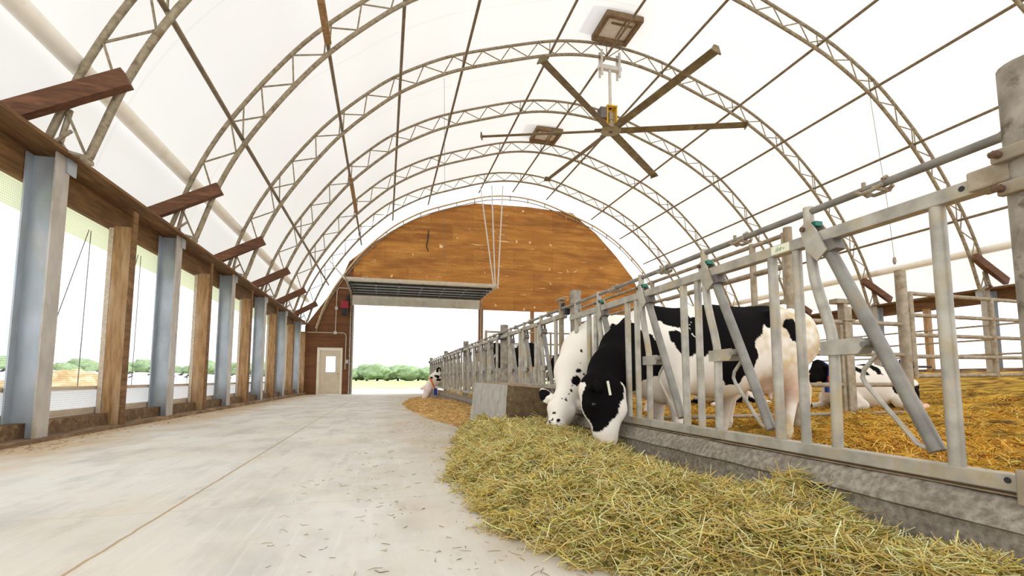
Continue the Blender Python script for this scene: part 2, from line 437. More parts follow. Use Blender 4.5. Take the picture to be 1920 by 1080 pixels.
# roof cover
prof = []
pa, pb = arc_pts(.62, 121), arc_pts(1.05, 121)
for (xa, za), (xb, zb_) in zip(pa, pb):
    q = min(1, max(0, (abs(xa-CX)-7.5)/3.2)); q = q*q*(3-2*q); prof.append((xa*(1-q)+xb*q, za*(1-q)+zb_*q))
prof = [(-5.02, 3.45)] + prof + [(CX*2+5.02, 3.45)]
mb = MB(); yy = [-2.0 + 1.2*k for k in range(25)]
n = len(prof)
for y in yy: mb.v += [(x, y, z) for x, z in prof]
for j in range(len(yy)-1):
    for i in range(n-1): mb.f.append((j*n+i, j*n+i+1, (j+1)*n+i+1, (j+1)*n+i))
ce = build('ceiling', mb, M['cover'], smooth=True); tag(ce, kind='structure', label='white translucent fabric roof cover over the arches')
for v in ce.data.vertices: v.co += ce.location
ce.location = (0,0,0)

# far gable wall: stained plywood around the vehicle opening
top = [(-4.05,3.5),(-3.2,4.75),(-2.35,6.05),(-1.956,7.07),(-1.0,7.95),(.242,8.96),(1.6,9.75),(3.0,10.4),(4.887,10.964),(8.141,11.046),(11.0,10.92),(11.6,10.45),(12.6,9.72),(13.9,8.4),(14.98,7.12),(15.6,6.0),(16.2,4.75)]
Y0, Y1 = END_Y, END_Y + .12
DX0, DX1, DZ = -1.72, 5.15, 4.72
mb = MB()
def topz(x): return float(np.interp(x, [p[0] for p in top], [p[1] for p in top]))
def wall_piece(x0, x1, zb):
    xs = [x0] + [p[0] for p in top if x0 < p[0] < x1] + [x1]
    mb.prism([(x0,zb),(x1,zb)] + [(x, topz(x)) for x in xs[::-1]], 'y', Y0, Y1)
zf = floor_z(END_Y)
wx0, wx1, wz0, wz1 = -2.97, -2.50, 1.10, 1.92      # glass of the small door
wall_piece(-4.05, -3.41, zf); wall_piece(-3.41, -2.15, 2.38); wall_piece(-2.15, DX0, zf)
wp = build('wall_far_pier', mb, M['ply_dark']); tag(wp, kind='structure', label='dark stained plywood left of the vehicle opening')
mb = MB(); wall_piece(DX0, DX1, DZ); wall_piece(DX1, 16.2, 4.70)
wf = build('wall_far', mb, M['ply']); tag(wf, kind='structure', label='brown stained plywood gable wall at the far end')

# small door in the gable
d1 = thing('door_1', (-2.78, END_Y, zf), 'tan steel personnel door with a square window in the far wall', 'door'); d1['kind'] = 'structure'; del d1['category']
mb = MB(); mb.box(-3.41,-3.30,Y0-.04,Y1,zf,2.38); mb.box(-2.26,-2.15,Y0-.04,Y1,zf,2.38); mb.box(-3.30,-2.26,Y0-.04,Y1,2.27,2.38)
build('frame', mb, M['door_frame'], d1, bevel=.01)
mb = MB()
mb.box(-3.29,wx0,Y0+.02,Y0+.08,zf+.01,2.26); mb.box(wx1,-2.27,Y0+.02,Y0+.08,zf+.01,2.26); mb.box(wx0,wx1,Y0+.02,Y0+.08,zf+.01,wz0); mb.box(wx0,wx1,Y0+.02,Y0+.08,wz1,2.26)
for x in np.linspace(-3.2,-2.36,8): mb.box(x-.008,x+.008,Y0+.012,Y0+.02,zf+.1,wz0-.12)
lf = build('leaf', mb, M['door_leaf'], d1)
mb = MB(); mb.box(wx0,wx1,Y0+.045,Y0+.055,wz0,wz1); build('window_pane', mb, M['glass'], d1)
mb = MB(); mb.tube([(-2.36,Y0+.02,1.0),(-2.36,Y0-.05,1.0)], .018); mb.sphere((-2.36,Y0-.07,1.0), .04); build('knob', mb, M['galv'], d1, smooth=True)

# left wall below the openings
mb = MB()
mb.box(-4.34,-4.12,4.5,END_Y,-.12,.22); 
w = build('wall_left', mb, M['kick']); tag(w, kind='structure', label='dirty dark kick board along the left wall')
for v in w.data.vertices: v.co += w.location
w.location = (0,0,0)
mb = MB(); mb.box(-4.12,-3.90,4.5,END_Y-.02,-.12,.045); s = build('baseboard_left', mb, M['sill']); tag(s, kind='structure', label='dusty grey brown sill at the foot of the left wall')
# right wall
RX = 2*CX + 3.98
mb = MB(); mb.box(RX+.12,RX+.40,3,END_Y,.3,1.08); w = build('wall_right', mb, M['sill']); tag(w, kind='structure', label='low board wall at the far right side of the pen')

# outside ground
mb = MB(); mb.box(-400,-4.34,-60,44,-.4,-.14); mb.box(-4.34,60,27.6,44,-.4,-.14); mb.box(18.8,400,-60,44,-.4,-.14)
g = build('ground', mb, mat('bright gravel yard', (.72,.71,.68), (.62,.61,.58), .4, .95)); tag(g, kind='structure', label='bright gravel yard around the barn')
mb = MB(); mb.box(-500,600,44,420,-.5,-.16)
g = build('field', mb, mat('pale grass field', (.27,.36,.12), (.38,.44,.19), .15, .95, c3=(.52,.52,.32), s3=.06, t3=(.45,.6))); tag(g, kind='structure', label='pale green grass field beyond the yard')

# ================================================================== FRAME OF THE BARN
# trusses
inner = arc_pts(0, 100); outer = arc_pts(.48, 100)
outer_ext = [(-4.16, 3.56)] + outer + [(2*CX+4.16, 3.56)]
chI = MB().tube([(x,0,z) for x,z in inner], .050, 8)
chO = MB().tube([(x,0,z) for x,z in outer_ext], .045, 8)
NI = 30
ii = arc_pts(.04, NI*2+1); oo = arc_pts(.45, NI*2+1)
zz = [(ii if k % 2 == 0 else oo)[k] for k in range(NI*2+1)]
web = MB()
for a, b in zip(zz[:-1], zz[1:]): web.tube([(a[0],0,a[1]),(b[0],0,b[1])], .018, 5, caps=False)
PURL_U = [0, 2.1, 5.03, 6.92, 8.53, 10.15]
def prof_at(u, off=0):
    P = arc_pts(off, 400)
    best = min(P, key=lambda p: abs(p[0]-(CX+u)) + (0 if p[1] > 3.4 else 9))
    return best
PURL = []
for u in PURL_U:
    for s in ((1,) if u == 0 else (-1,1)):
        x, z = prof_at(s*u, .10); PURL.append((s*u, x, z))
        xi, zi = prof_at(s*u, 0); xo, zo = prof_at(s*u, .46)
        web.tube([(xi,0,zi),(xo,0,zo)], .018, 5, caps=False)
ordw = ['nearest','second','third','fourth','fifth','sixth']
feet = []
for s in (-1, 1):
    foot = MB(); feet.append(foot)
    def mx(x): return x if s == -1 else 2*CX - x
    foot.bar((mx(-4.05),0,3.62),(mx(-3.66),0,3.53),.10,.03)
    foot.bar((mx(-3.70),-.10,3.50),(mx(-3.70),.10,3.50),.05,.05)
    foot.tube([(mx(-4.10),-.07,3.66),(mx(-3.94),-.07,3.70)], .035, 8)
    foot.tube([(mx(-3.98),-.12,3.66),(mx(-3.80),-.16,3.80)], .022, 6)
    foot.tube([(mx(-4.02),.02,3.63),(mx(-3.93),.02,4.15)], .032, 6)
tr0 = thing('roof_truss', (CX, TR_Y[0], 3.5), 'nearest arched steel roof truss, its left foot on the first grey column', 'truss', 'arched roof trusses')
def shift(mb, y):
    mb.v = [(a, b+y, c) for a,b,c in mb.v]; return mb
build('inner_chord', shift(chI, TR_Y[0]), M['truss'], tr0, True)
build('outer_chord', shift(chO, TR_Y[0]), M['truss'], tr0, True)
build('web_bracing', shift(web, TR_Y[0]), M['truss'], tr0, True)
for foot in feet: build('foot_plate', shift(foot, TR_Y[0]), M['galv_dirty'], tr0)
tl = ['', 'second arched steel roof truss from the camera, in front of the ceiling fan', 'third arched roof truss, the one the big ceiling fan hangs from',
      'fourth arched roof truss, behind the ceiling fan', 'fifth arched roof truss, just beyond the far roof vent', 'sixth and farthest arched roof truss, holding the pale door rods']
for k in range(1, 6):
    c = copy_tree(tr0); c.location.y = TR_Y[k]; c['label'] = tl[k]
# gable arch pipe, two tubes with spacers
ea = thing('gable_arch', (CX, END_Y, 3.5), 'tan curved pipe arch along the top of the far gable wall', 'arch')
ar = [(CX + (x-CX)*.985, z-.18) for x, z in arc_pts(0, 80)]
ar2 = [(CX + (x-CX)*.985, z-.40) for x, z in arc_pts(0, 80)]
build('outer_tube', MB().tube([(x,END_Y-.06,z) for x,z in ar], .05, 8), M['tan_arch'], ea, True)
build('inner_tube', MB().tube([(x,END_Y-.06,z) for x,z in ar2], .028, 6), M['galv_dirty'], ea, True)
for i in range(3, 78, 3): build('spacer', MB().bar((ar[i][0],END_Y-.08,ar[i][1]+.02),(ar2[i][0],END_Y-.08,ar2[i][1]-.06),.05,.05,(0,1,0)), M['galv_dirty'], ea)

# purlins
pn = {0:'at the very ridge', 2.1:'beside the ridge', 5.03:'high on', 6.92:'half way up', 8.53:'low on', 10.15:'lowest on'}
for u, x, z in PURL:
    side = 'left' if u < 0 else 'right'
    au = abs(u)
    lab = {0:'long steel roof pipe running along the very ridge', 2.1:f'long steel roof pipe just {side} of the ridge', 5.03:f'long steel roof pipe on the upper {side} slope, second from the ridge',
           6.92:f'long steel roof pipe on the {side} slope, third from the ridge', 8.53:f'long steel roof pipe on the {side} slope, fourth from the ridge', 10.15:f'lowest long steel roof pipe on the {side} slope'}[au]
    o = build('roof_purlin', MB().tube([(x,-1.8,z),(x,END_Y-.1,z)], .042, 8), M['purlin'], None, True)
    tag(o, lab, 'roof pipe', 'roof purlins')
# tan planks strapped under the fourth pipe on the left
xp, zp = [(x,z) for u,x,z in PURL if u == -8.53][0]
for (a, b, lab) in ((7.3,10.35,'tan plank strapped under the left roof pipe near the camera'),(17.5,21.2,'tan plank strapped under the left roof pipe far down the barn')):
    o = build('plank', MB().bar((xp+.03,a,zp-.10),(xp+.03,b,zp-.10),.14,.045), M['wood']); tag(o, lab, 'plank', 'planks under the roof pipe')

# wide cream tubes
for s, lab in ((-1,'wide cream tube running the length of the left roof edge'),(1,'wide cream tube running the length of the right roof edge')):
    x = CX + s*11.16
    o = build('curtain_tube', MB().tube([(x,-1.8,4.82),(x,END_Y-.2,4.82)], .125, 14), M['tube'], None, True); tag(o, lab, 'tube', 'roof edge tubes')

# side columns (H section), wood posts, headers, braces on both sides
def hcol(s, y, zb, label, group):
    m = lambda x: x if s < 0 else 2*CX - x
    t = thing('steel_column', (m(-4.13), y, zb), label, 'column', group)
    def bx(x0,x1,*r):
        a, b = sorted((m(x0), m(x1))); return MB().box(a, b, *r)
    f = bx(-3.99,-3.97,y-.13,y+.13,zb,3.55)
    a, b = sorted((m(-3.99), m(-3.97))); f.prism([(y-.13,3.55),(y+.13,3.55),(y+.05,3.66),(y-.02,3.70),(y-.07,3.64)], 'x', a, b)
    build('inner_flange', f, M['flange'], t); build('web', bx(-4.27,-3.99,y-.012,y+.012,zb,3.52), M['column'], t); build('outer_flange', bx(-4.29,-4.27,y-.13,y+.13,zb,3.52), M['column'], t)
    build('gusset', bx(-3.97,-3.955,y+.05,y+.24,3.36,3.58), M['column'], t)
    return t
cl = ['nearest grey steel column on the left wall','second grey steel column along the left wall','third grey steel column along the left wall','fourth grey steel column along the left wall',
      'fifth grey steel column along the left wall','sixth grey steel column, close to the far left corner']
for k in range(6):
    hcol(-1, TR_Y[k]+.05, floor_z(TR_Y[k])-.02, cl[k], 'steel columns of the left wall')
wl = ['nearest brown wooden post on the left wall','second brown wooden post along the left wall','third brown wooden post along the left wall','fourth brown wooden post along the left wall',
      'fifth brown wooden post along the left wall','brown wooden post in the far left corner of the barn']
for k in range(6):
    y = TR_Y[k] + 1.85 if k < 5 else END_Y - .25
    t = thing('wooden_post', (-4.1, y, 0), wl[k], 'post', 'wooden posts of the left wall')
    zb = floor_z(y) - .02
    build('core', MB().box(-4.22,-3.98,y-.03,y+.10,zb,3.18), M['wood'], t)
    build('side_board', MB().box(-3.98,-3.955,y-.035,y+.105,zb,3.45), M['beam'], t)
    build('outer_board', MB().box(-4.29,-4.225,y-.03,y+.10,zb,3.155), M['palewood'], t)
for s, sl in ((-1,'left'),(1,'right')):
    m = lambda x: x if s < 0 else 2*CX - x
    t = thing('header_beam', (m(-4.1), 15, 3.1), f'long dark brown header beam on top of the {sl} wall', 'beam', 'header beams')
    def bx(x0,x1,*r):
        a, b = sorted((m(x0), m(x1))); return MB().box(a, b, *r)
    build('side_plank', bx(-4.37,-4.30,3.0,END_Y,3.16,3.56), M['beam'], t)
    build('top_plate', bx(-4.40,-3.88,3.0,END_Y,3.555,3.60), M['beam'], t)
    for k in range(6):
        y = TR_Y[k] - .20
        names = ['nearest','second','third','fourth','fifth','sixth']
        if s > 0 and k == 0: continue
        lab = f'slanting brown board at the foot of the {names[k]} truss on the {sl} side' if not (s>0 and k==1) else 'slanting brown board at the foot of the nearest truss visible on the right side'
        if s > 0 and k > 1: lab = f'slanting brown board under the {names[k]} truss on the right side'
        dx = .03*k
        o = build('brace_board', MB().bar((m(-4.60+dx),y,3.83-.02*k),(m(-3.24),y,4.55-.03*k),.13,.23,(0,0,1)), M['brace']); tag(o, lab, 'board', f'brace boards on the {sl} side')
for k in range(1, 5):
    hcol(1, TR_Y[k]+.05, .95, ['','grey steel column in the right wall behind the pen gate','grey steel column in the right wall behind the tall pen post','third grey steel column along the right wall','farthest grey steel column along the right wall'][k], 'steel columns of the right wall')
    if k < 4:
        y = TR_Y[k] + 1.85
        o = build('wooden_post', MB().box(RX+.0,RX+.24,y-.06,y+.06,.95,3.2), M['wood']); tag(o, f'brown wooden post in the right wall, {["","first","second","third"][k]} from the right edge of the photo', 'post', 'wooden posts of the right wall')

# left openings: rail, film, tan board, net, green film, cords
o = build('guard_rail', MB().box(-4.37,-4.31,4.5,END_Y,.585,.64), M['palewood']); tag(o, 'pale wooden rail across the left wall openings', 'rail')
o = build('curb_board', MB().box(-4.37,-4.31,4.5,END_Y,.22,.315), M['palewood']); tag(o, 'weathered tan board under the white film on the left wall', 'board')
o = build('lower_film', MB().box(-4.395,-4.385,4.5,END_Y,.25,.60), M['curtain_white']); tag(o, 'white film stretched below the rail of the left wall', 'film')
mb = MB()
nseg = 60
for i in range(nseg+1):
    y = 3.5 + (END_Y-3.5)*i/nseg
    mb.v += [(-4.38,y,3.3),(-4.40+.012*math.sin(i*1.7),y,2.81)]
for i in range(nseg): mb.f.append((2*i,2*i+1,2*i+3,2*i+2))
cu = thing('side_curtain', (-4.39, 15, 2.81), 'pale green curtain film with pull cords hanging under the left header beam', 'curtain')
build('film', mb, M['curtain_green'], cu)
mb = MB(); mb.add([(-4.365,3.5,.3),(-4.365,END_Y,.3),(-4.365,END_Y,3.15),(-4.365,3.5,3.15)], [(0,1,2,3)])
o = build('bird_net', mb, M['net']); tag(o, 'fine wire bird net stretched over the left wall openings', 'net')
ci = 0
for (ya, za, yb, zb_, lab) in ((5.9,3.3,5.2,.64,'thin cord slanting at the left edge of the photo'),(8.45,2.98,7.45,.5,'long thin cord slanting down behind the nearest column'),(8.5,2.98,8.47,.64,'thin straight cord in front of the nearest wooden post'),
                         (9.95,2.98,9.05,.62,'thin slanting cord behind the nearest wooden post'),(10.05,2.98,10.03,.64,'thin straight cord left of the second column'),(13.1,2.98,12.5,.64,'thin cord left of the third column')):
    o = build('pull_cord', MB().tube([(-4.34,ya,za),(-4.34,yb,zb_)], .006, 5), M['rope'], cu)

# right openings: long pipes along the wall
for i, z in enumerate((1.50,1.95,2.40)):
    o = build('wall_pipe', MB().tube([(RX-.25,4,z),(RX-.25,END_Y-.3,z)], .03, 8), M['galv_dirty'], None, True)
    tag(o, ['lowest','middle','topmost'][i] + ' long pipe rail along the right wall', 'rail', 'pipe rails of the right wall')

# ------------------------------------------------------------------ far end fittings
t = thing('overhead_door', ((DX0+DX1)/2, END_Y-2, DZ), 'opened white overhead door with dark ribs hanging under the gable', 'overhead door')
zs, yn = 5.27, 22.7
for i in range(4):
    a = yn + (END_Y-.35-yn)*i/4; b = yn + (END_Y-.35-yn)*(i+1)/4
    build('door_section', MB().box(DX0-.02,DX1+.05,a+.012,b-.012,zs,zs+.05), M['door_white'], t)
build('door_section', MB().box(DX0-.02,DX1+.05,END_Y-.10,END_Y-.05,DZ-.02,DZ+.50), M['door_white'], t)
for i in range(5):
    y = yn + .75 + i*.72
    build('rib', MB().box(DX0+.02,DX1,y-.17,y+.17,zs-.10,zs-.002), M['door_rib'], t)
for i in range(7):
    x = DX0 + .15 + (DX1-DX0-.3)*i/6
    build('stile', MB().box(x-.05,x+.05,yn+.5,END_Y-.4,zs-.07,zs-.003), M['door_rib'], t)
build('edge_trim', MB().box(DX0-.05,DX1+.15,yn-.06,yn,zs-.02,zs+.09), M['conduit'], t)
for x in (DX0-.08, DX1+.12):
    build('track', MB().tube([(x,yn-.1,zs+.02),(x,END_Y-.6,zs+.02),(x,END_Y-.2,zs-.12),(x,END_Y-.07,zs-.5),(x,END_Y-.07,zf)], .035, 8), M['galv'], t, True)
rods = [((5.50,25.05,11.35),(5.38,23.6,5.33),'first pale hanging rod at the right end of the overhead door'),((6.13,25.05,11.40),(5.50,23.55,5.33),'pale slanting rod leaning right above the overhead door'),
        ((4.87,25.05,11.2),(5.33,23.65,5.35),'pale slanting rod leaning left above the overhead door'),((-2.75,25.05,6.6),(-1.82,23.2,5.32),'short pale rod at the left end of the overhead door')]
for a, b, lab in rods:
    o = build('hanging_rod', MB().tube([a,b], .035, 6), M['white_pipe'], None, True); tag(o, lab, 'rod', 'door hanging rods')
o = build('door_post', MB().box(DX1+.02,DX1+.27,END_Y-.05,END_Y+.2,zf,4.69), M['brown_post']); tag(o, 'brown post on the right side of the vehicle opening', 'post')
o = build('door_post', MB().box(8.3,8.5,END_Y,END_Y+.2,zf,4.69), M['brown_post']); tag(o, 'brown post between the two far right openings', 'post')
o = build('door_post', MB().box(DX0+.005,DX0+.085,END_Y-.03,END_Y+.15,zf,DZ-.03), M['galv']); tag(o, 'grey metal jamb on the left side of the vehicle opening', 'post')
mb = MB()
for i in range(9):
    x = 5.5 + i*.14; mb.v += [(x, END_Y+.12+.03*(i%2), 4.66),(x, END_Y+.12+.03*(i%2), .2)]
for i in range(8): mb.f.append((2*i,2*i+1,2*i+3,2*i+2))
o = build('strip_curtain', mb, M['curtain_white']); tag(o, 'bluish white film strip beside the vehicle opening', 'curtain')
# conduit, siren, switch
t = thing('wall_conduit', (-2.6, END_Y-.04, 2), 'pale electrical conduit on the far brown wall above the small door', 'conduit')
yc = END_Y-.045
build('pipe', MB().tube([(-3.95,yc,3.17),(-2.15,yc,3.17),(-2.02,yc,3.10),(-2.0,yc,2.95),(-2.0,yc,1.25)], .025, 6).tube([(-2.55,yc,3.17),(-2.52,yc,5.45),(-2.45,yc,5.58),(-1.9,yc,5.58)], .025, 6), M['conduit'], t, True)
build('junction_box', MB().box(-2.62,-2.48,yc-.05,yc+.04,3.1,3.25), M['white_pipe'], t)
build('junction_box', MB().box(-2.60,-2.46,yc-.05,yc+.04,4.4,4.56), M['white_pipe'], t)
t = thing('door_opener', (-2.05, END_Y-.1, 4.3), 'red and black motor box on the wall beside the overhead door', 'motor')
build('housing', MB().box(-2.28,-1.92,END_Y-.35,END_Y,4.45,4.85), M['red'], t, bevel=.03)
build('motor_body', MB().tube([(-2.10,END_Y-.2,4.12),(-2.10,END_Y-.2,4.45)], .15, 12), M['black'], t, True)
build('shaft_box', MB().box(-2.0,-1.88,END_Y-.2,END_Y,4.85,5.2), M['black'], t)
o = build('light_switch', MB().box(-1.98,-1.86,END_Y-.05,END_Y,1.55,1.75), M['white_pipe'], None, bevel=.01); tag(o, 'small white switch box between the small door and the vehicle opening', 'switch')
# dark strap hanging on the gable
o = build('strap', MB().tube([(2.25,END_Y-.05,9.1),(2.22,END_Y-.05,8.6),(2.15,END_Y-.05,8.2),(2.25,END_Y-.05,7.9)], .03, 5), M['black']); tag(o, 'short dark strap hanging on the gable plywood', 'strap')

# ------------------------------------------------------------------ roof vents
def vent(y, label):
    t = thing('roof_vent', (CX-.03, y, 12.15), label, 'vent', 'square roof vents')
    x0, x1, y0, y1 = CX-.68, CX+.62, y-.62, y+.62
    mb = MB(); w = .15
    for r in ((x0,x1,y0,y0+w),(x0,x1,y1-w,y1),(x0,x0+w,y0+w,y1-w),(x1-w,x1,y0+w,y1-w)): mb.box(*r, 12.15, 12.345)
    build('frame', mb, M['ventframe'], t, bevel=.03)
    build('pane', MB().box(x0+w-.02,x1-w+.02,y0+w-.02,y1-w+.02,12.27,12.30), M['ventpane'], t)
    mb = MB(); mb.bar((x0+.35,y-.22,12.24),(x1-.2,y-.2,12.24),.05,.04); mb.bar((x0+.45,y-.4,12.24),(x1-.3,y-.42,12.24),.03,.03); mb.bar((CX+.1,y-.4,12.24),(CX+.12,y+.4,12.24),.025,.03)
    build('damper_rod', mb, M['ventframe'], t)
    build('hood', MB().box(x0+.02,x1-.02,y0+.02,y1-.02,12.37,12.95), M['hood'], t)
vent(13.5, 'large square brown framed roof vent above the ceiling fan')
vent(20.72, 'smaller looking square roof vent farther away behind the fan blade')

# ------------------------------------------------------------------ ceiling fan
FX, FY, FZ = 7.26, 14.25, 9.15
t = thing('ceiling_fan', (FX, FY, FZ), 'huge six blade barn ceiling fan with a yellow motor bracket', 'fan')
mb = MB(); 
for s in (-1, 1):
    mb.bar((FX+s*.33,FY-.09,11.95),(FX+s*.33,FY-.09,11.05),.07,.05,(0,1,0)); mb.bar((FX+s*.33,FY+.09,11.95),(FX+s*.33,FY+.09,11.05),.07,.05,(0,1,0))
mb.bar((FX-.42,FY,11.38),(FX+.42,FY,11.38),.16,.14)
build('mount_bracket', mb, M['white_pipe'], t)
build('drop_tube', MB().tube([(FX,FY,11.36),(FX,FY,9.93)], .055, 10), M['white_pipe'], t, True)
mb = MB(); mb.box(FX-.19,FX+.19,FY-.17,FY+.17,9.93,9.97); mb.box(FX-.19,FX-.155,FY-.13,FY+.13,9.30,9.93); mb.box(FX+.155,FX+.19,FY-.13,FY+.13,9.30,9.93); mb.box(FX-.19,FX+.19,FY-.13,FY+.13,9.28,9.31)
build('motor_bracket', mb, M['yellow'], t)
build('gearbox', MB().tube([(FX,FY,9.80),(FX,FY,9.70),(FX,FY,9.69),(FX,FY,9.50),(FX,FY,9.49),(FX,FY,9.2)], [.08,.08,.11,.11,.09,.10], 12), M['fan_hub'], t, True)
mb = MB(); mb.box(FX-.42,FX-.21,FY-.14,FY+.14,9.50,9.88)
for i in range(5): mb.box(FX-.435,FX-.42,FY-.13,FY+.13,9.52+i*.075,9.55+i*.075)
mb.tube([(FX-.34,FY-.05,9.5),(FX-.34,FY-.05,9.42)], .03, 8); mb.tube([(FX-.27,FY-.05,9.5),(FX-.27,FY-.05,9.43)], .03, 8)
build('control_box', mb, M['motor'], t)
build('hub', MB().tube([(FX,FY,9.22),(FX,FY,9.20),(FX,FY,9.12),(FX,FY,9.10)], [.30,.34,.34,.30], 20), M['fan_hub'], t, True)
build('hub_cap', MB().tube([(FX,FY,9.12),(FX,FY,9.07)], [.10,.05], 12), M['motor'], t, True)
for k in range(6):
    a = math.radians(-20 + 60*k); dx, dy = math.cos(a), math.sin(a); px, py = -dy, dx
    sec = [(-.135,.022),(-.06,.032),(.06,.012),(.135,-.045),(.06,-.015),(-.06,.004)]
    mb = MB(); vs = []
    for r in (.22, 4.42):
        for c, h in sec: vs.append((FX+dx*r+px*c, FY+dy*r+py*c, FZ+h))
    nn = len(sec)
    mb.add(vs, [tuple(range(nn))[::-1], tuple(range(nn,2*nn))] + [(i,(i+1)%nn,nn+(i+1)%nn,nn+i) for i in range(nn)])
    bl = build('blade', mb, M['fan'], t)
    mb = MB(); r0, r1 = 4.42, 4.46
    w = [(-.17,-.05),(.17,-.09),(.09,.12),(-.07,.12)]
    vs = [(FX+dx*r+px*c, FY+dy*r+py*c, FZ+h) for r in (r0,r1) for c,h in w]
    mb.add(vs, [(3,2,1,0),(4,5,6,7),(0,1,5,4),(1,2,6,5),(2,3,7,6),(3,0,4,7)])
    build('blade_tip', mb, M['fan'], bl)
    build('blade_clamp', MB().bar((FX+dx*.18,FY+dy*.18,FZ+.05),(FX+dx*.55,FY+dy*.55,FZ+.05),.12,.02), M['fan_hub'], bl)

# cords hanging from the roof
t = thing('rope_weight', (14.62, 10.65, 4.2), 'thin hanging rope with a small weight on the right side of the roof', 'rope')
build('line', MB().tube([(14.1,10.65,9.42),(14.5,10.65,6.0),(14.62,10.65,4.3)], .007, 5), M['rope'], t)
build('weight', MB().sphere((14.62,10.65,4.25), (.05,.05,.12)), M['galv_dirty'], t, True)
o = build('roof_rope', MB().tube([(1.75,15.6,11.2),(1.9,15.9,4.5)], .006, 5), M['rope']); tag(o, 'thin straight rope hanging from the middle of the roof', 'rope')
# ================================================================== FEED FENCE
FXX = 1.97
def headlock(y0, y1, firstb, count, label, zt=1.41, zb=.42, extra=None):
    t = thing('headlock_panel', (FXX, (y0+y1)/2, zb), label, 'fence panel', 'headlock feed panels')
    build('top_rail', MB().box(FXX-.027,FXX+.027,y0,y1,zt-.027,zt+.027), M['galv'], t, bevel=.004)
    build('bottom_rail', MB().box(FXX-.027,FXX+.027,y0,y1,zb-.030,zb+.024), M['galv'], t, bevel=.004)
    def V(y): build('neck_bar', MB().tube([(FXX,y,zb),(FXX,y,zt)], .025, 12), M['galv'], t, True)
    for k in range(count):
        b = firstb + .785*k
        if b + .2 > y1: break
        V(b-.465)
        build('neck_bar', MB().tube([(FXX,b+.165,zb),(FXX,b+.165,zt)], .023, 12), M['galv'], t, True)
        pts = [(b+.0,zb),(b-.005,.60),(b-.01,.86),(b-.003,.95),(b+.015,1.03),(b+.045,1.13),(b+.068,1.22),(b+.078,1.30),(b+.082,zt),(b+.084,1.575)]
        build('bent_bar', MB().tube([(FXX-.002,y,z) for y,z in pts], .0235, 12), M['galv'], t, True)
        mb = MB(); mb.prism([(b+.03,.92),(b-.165,.925),(b-.19,.90),(b-.15,.855),(b+.03,.855)], 'x', FXX-.038, FXX-.028); mb.prism([(b+.03,.92),(b-.165,.925),(b-.19,.90),(b-.15,.855),(b+.03,.855)], 'x', FXX+.024, FXX+.034)
        pl = build('pivot_plate', mb, M['galv'], t)
        build('pivot_bolt', MB().tube([(FXX-.052,b-.185,.893),(FXX+.04,b-.185,.893)], .013, 8), M['galv_dark'], pl, True)
        lb = build('locking_bar', MB().tube([(FXX,b-.012,1.345),(FXX,b-.405,.485)], .027, 12), M['galv_dark'], t, True)
        build('release_handle', MB().tube([(FXX,b-.205,.85),(FXX,b-.145,.79),(FXX,b-.135,.755),(FXX,b-.15,.725),(FXX,b-.335,.505),(FXX,b-.36,.493),(FXX,b-.395,.50)], .0095, 8), M['galv'], lb, True)
        mb = MB(); q = [(b+.105,1.475),(b+.055,1.50),(b+.02,1.45),(b-.035,1.335),(b+.018,1.295),(b+.075,1.36)]
        mb.prism(q, 'x', FXX-.040, FXX-.031); mb.prism(q, 'x', FXX+.031, FXX+.040)
        tb = build('top_bracket', mb, M['galv'], t)
        mb = MB(); mb.prism([(b+.01,1.385),(b-.055,1.385),(b-.075,1.335),(b-.02,1.325)], 'x', FXX-.03, FXX+.03); build('rubber_stop', mb, M['motor'], tb)
        build('bracket_bolt', MB().tube([(FXX-.052,b+.082,1.462),(FXX+.045,b+.082,1.462)], .012, 8), M['rust'], tb, True)
        build('latch_clip', MB().box(FXX-.02,FXX+.02,b+.03,b+.062,1.47,1.492), M['green'], t)
    if extra: extra(t, V)
def near_extra(t, V):
    V(4.41); build('bent_bar', MB().tube([(FXX,4.70,.42),(FXX,4.69,.9),(FXX,4.72,1.1),(FXX,4.74,1.3),(FXX,4.74,1.575)], .022, 10), M['galv'], t, True)
    mb = MB(); mb.box(FXX-.05,FXX+.05,.82,1.145,1.385,1.455); build('sleeve', mb, M['galv_dirty'], t, bevel=.008)
    mb = MB(); mb.box(FXX-.05,FXX+.05,.82,1.075,.375,.455); build('sleeve', mb, M['galv_dirty'], t, bevel=.008)
    lp = build('label_plate', MB().box(FXX-.029,FXX-.0265,1.915,2.03,1.39,1.432), M['tagwhite'], t)
    mk = MB()
    for yy, a, b in ((2.0,-.010,.006),(1.99,-.012,.014),(1.98,-.008,.004),(1.972,-.012,.009),(1.962,-.004,.006),(1.95,-.008,.002)): mk.bar((FXX-.0295,yy,1.411+a),(FXX-.0295,yy-.005,1.411+b),.003,.0012)
    build('label_mark', mk, M['green'], lp)
    build('bolt_hole', MB().tube([(FXX-.0285,1.172,1.413),(FXX-.026,1.172,1.413)], .010, 12), M['black'], t)
    build('bolt_hole', MB().tube([(FXX-.0285,1.115,.425),(FXX-.026,1.115,.425)], .010, 12), M['black'], t)
headlock(1.0, 4.88, 1.735, 4, 'nearest galvanised headlock feed panel, the one the black cow reaches through', extra=near_extra)
headlock(5.25, 8.18, 5.25+.59, 4, 'second headlock panel, standing on the tall concrete block', 1.47, .66)
headlock(8.32, 12.32, 8.32+.62, 5, 'third headlock panel along the alley, just past the tall concrete block', 1.48, .43)
headlock(12.48, 16.5, 12.48+.62, 5, 'fourth headlock panel along the alley', 1.48, .43)
headlock(16.7, 21.6, 16.7+.62, 6, 'farthest headlock panel, where the far spotted cow feeds', 1.48, .43)

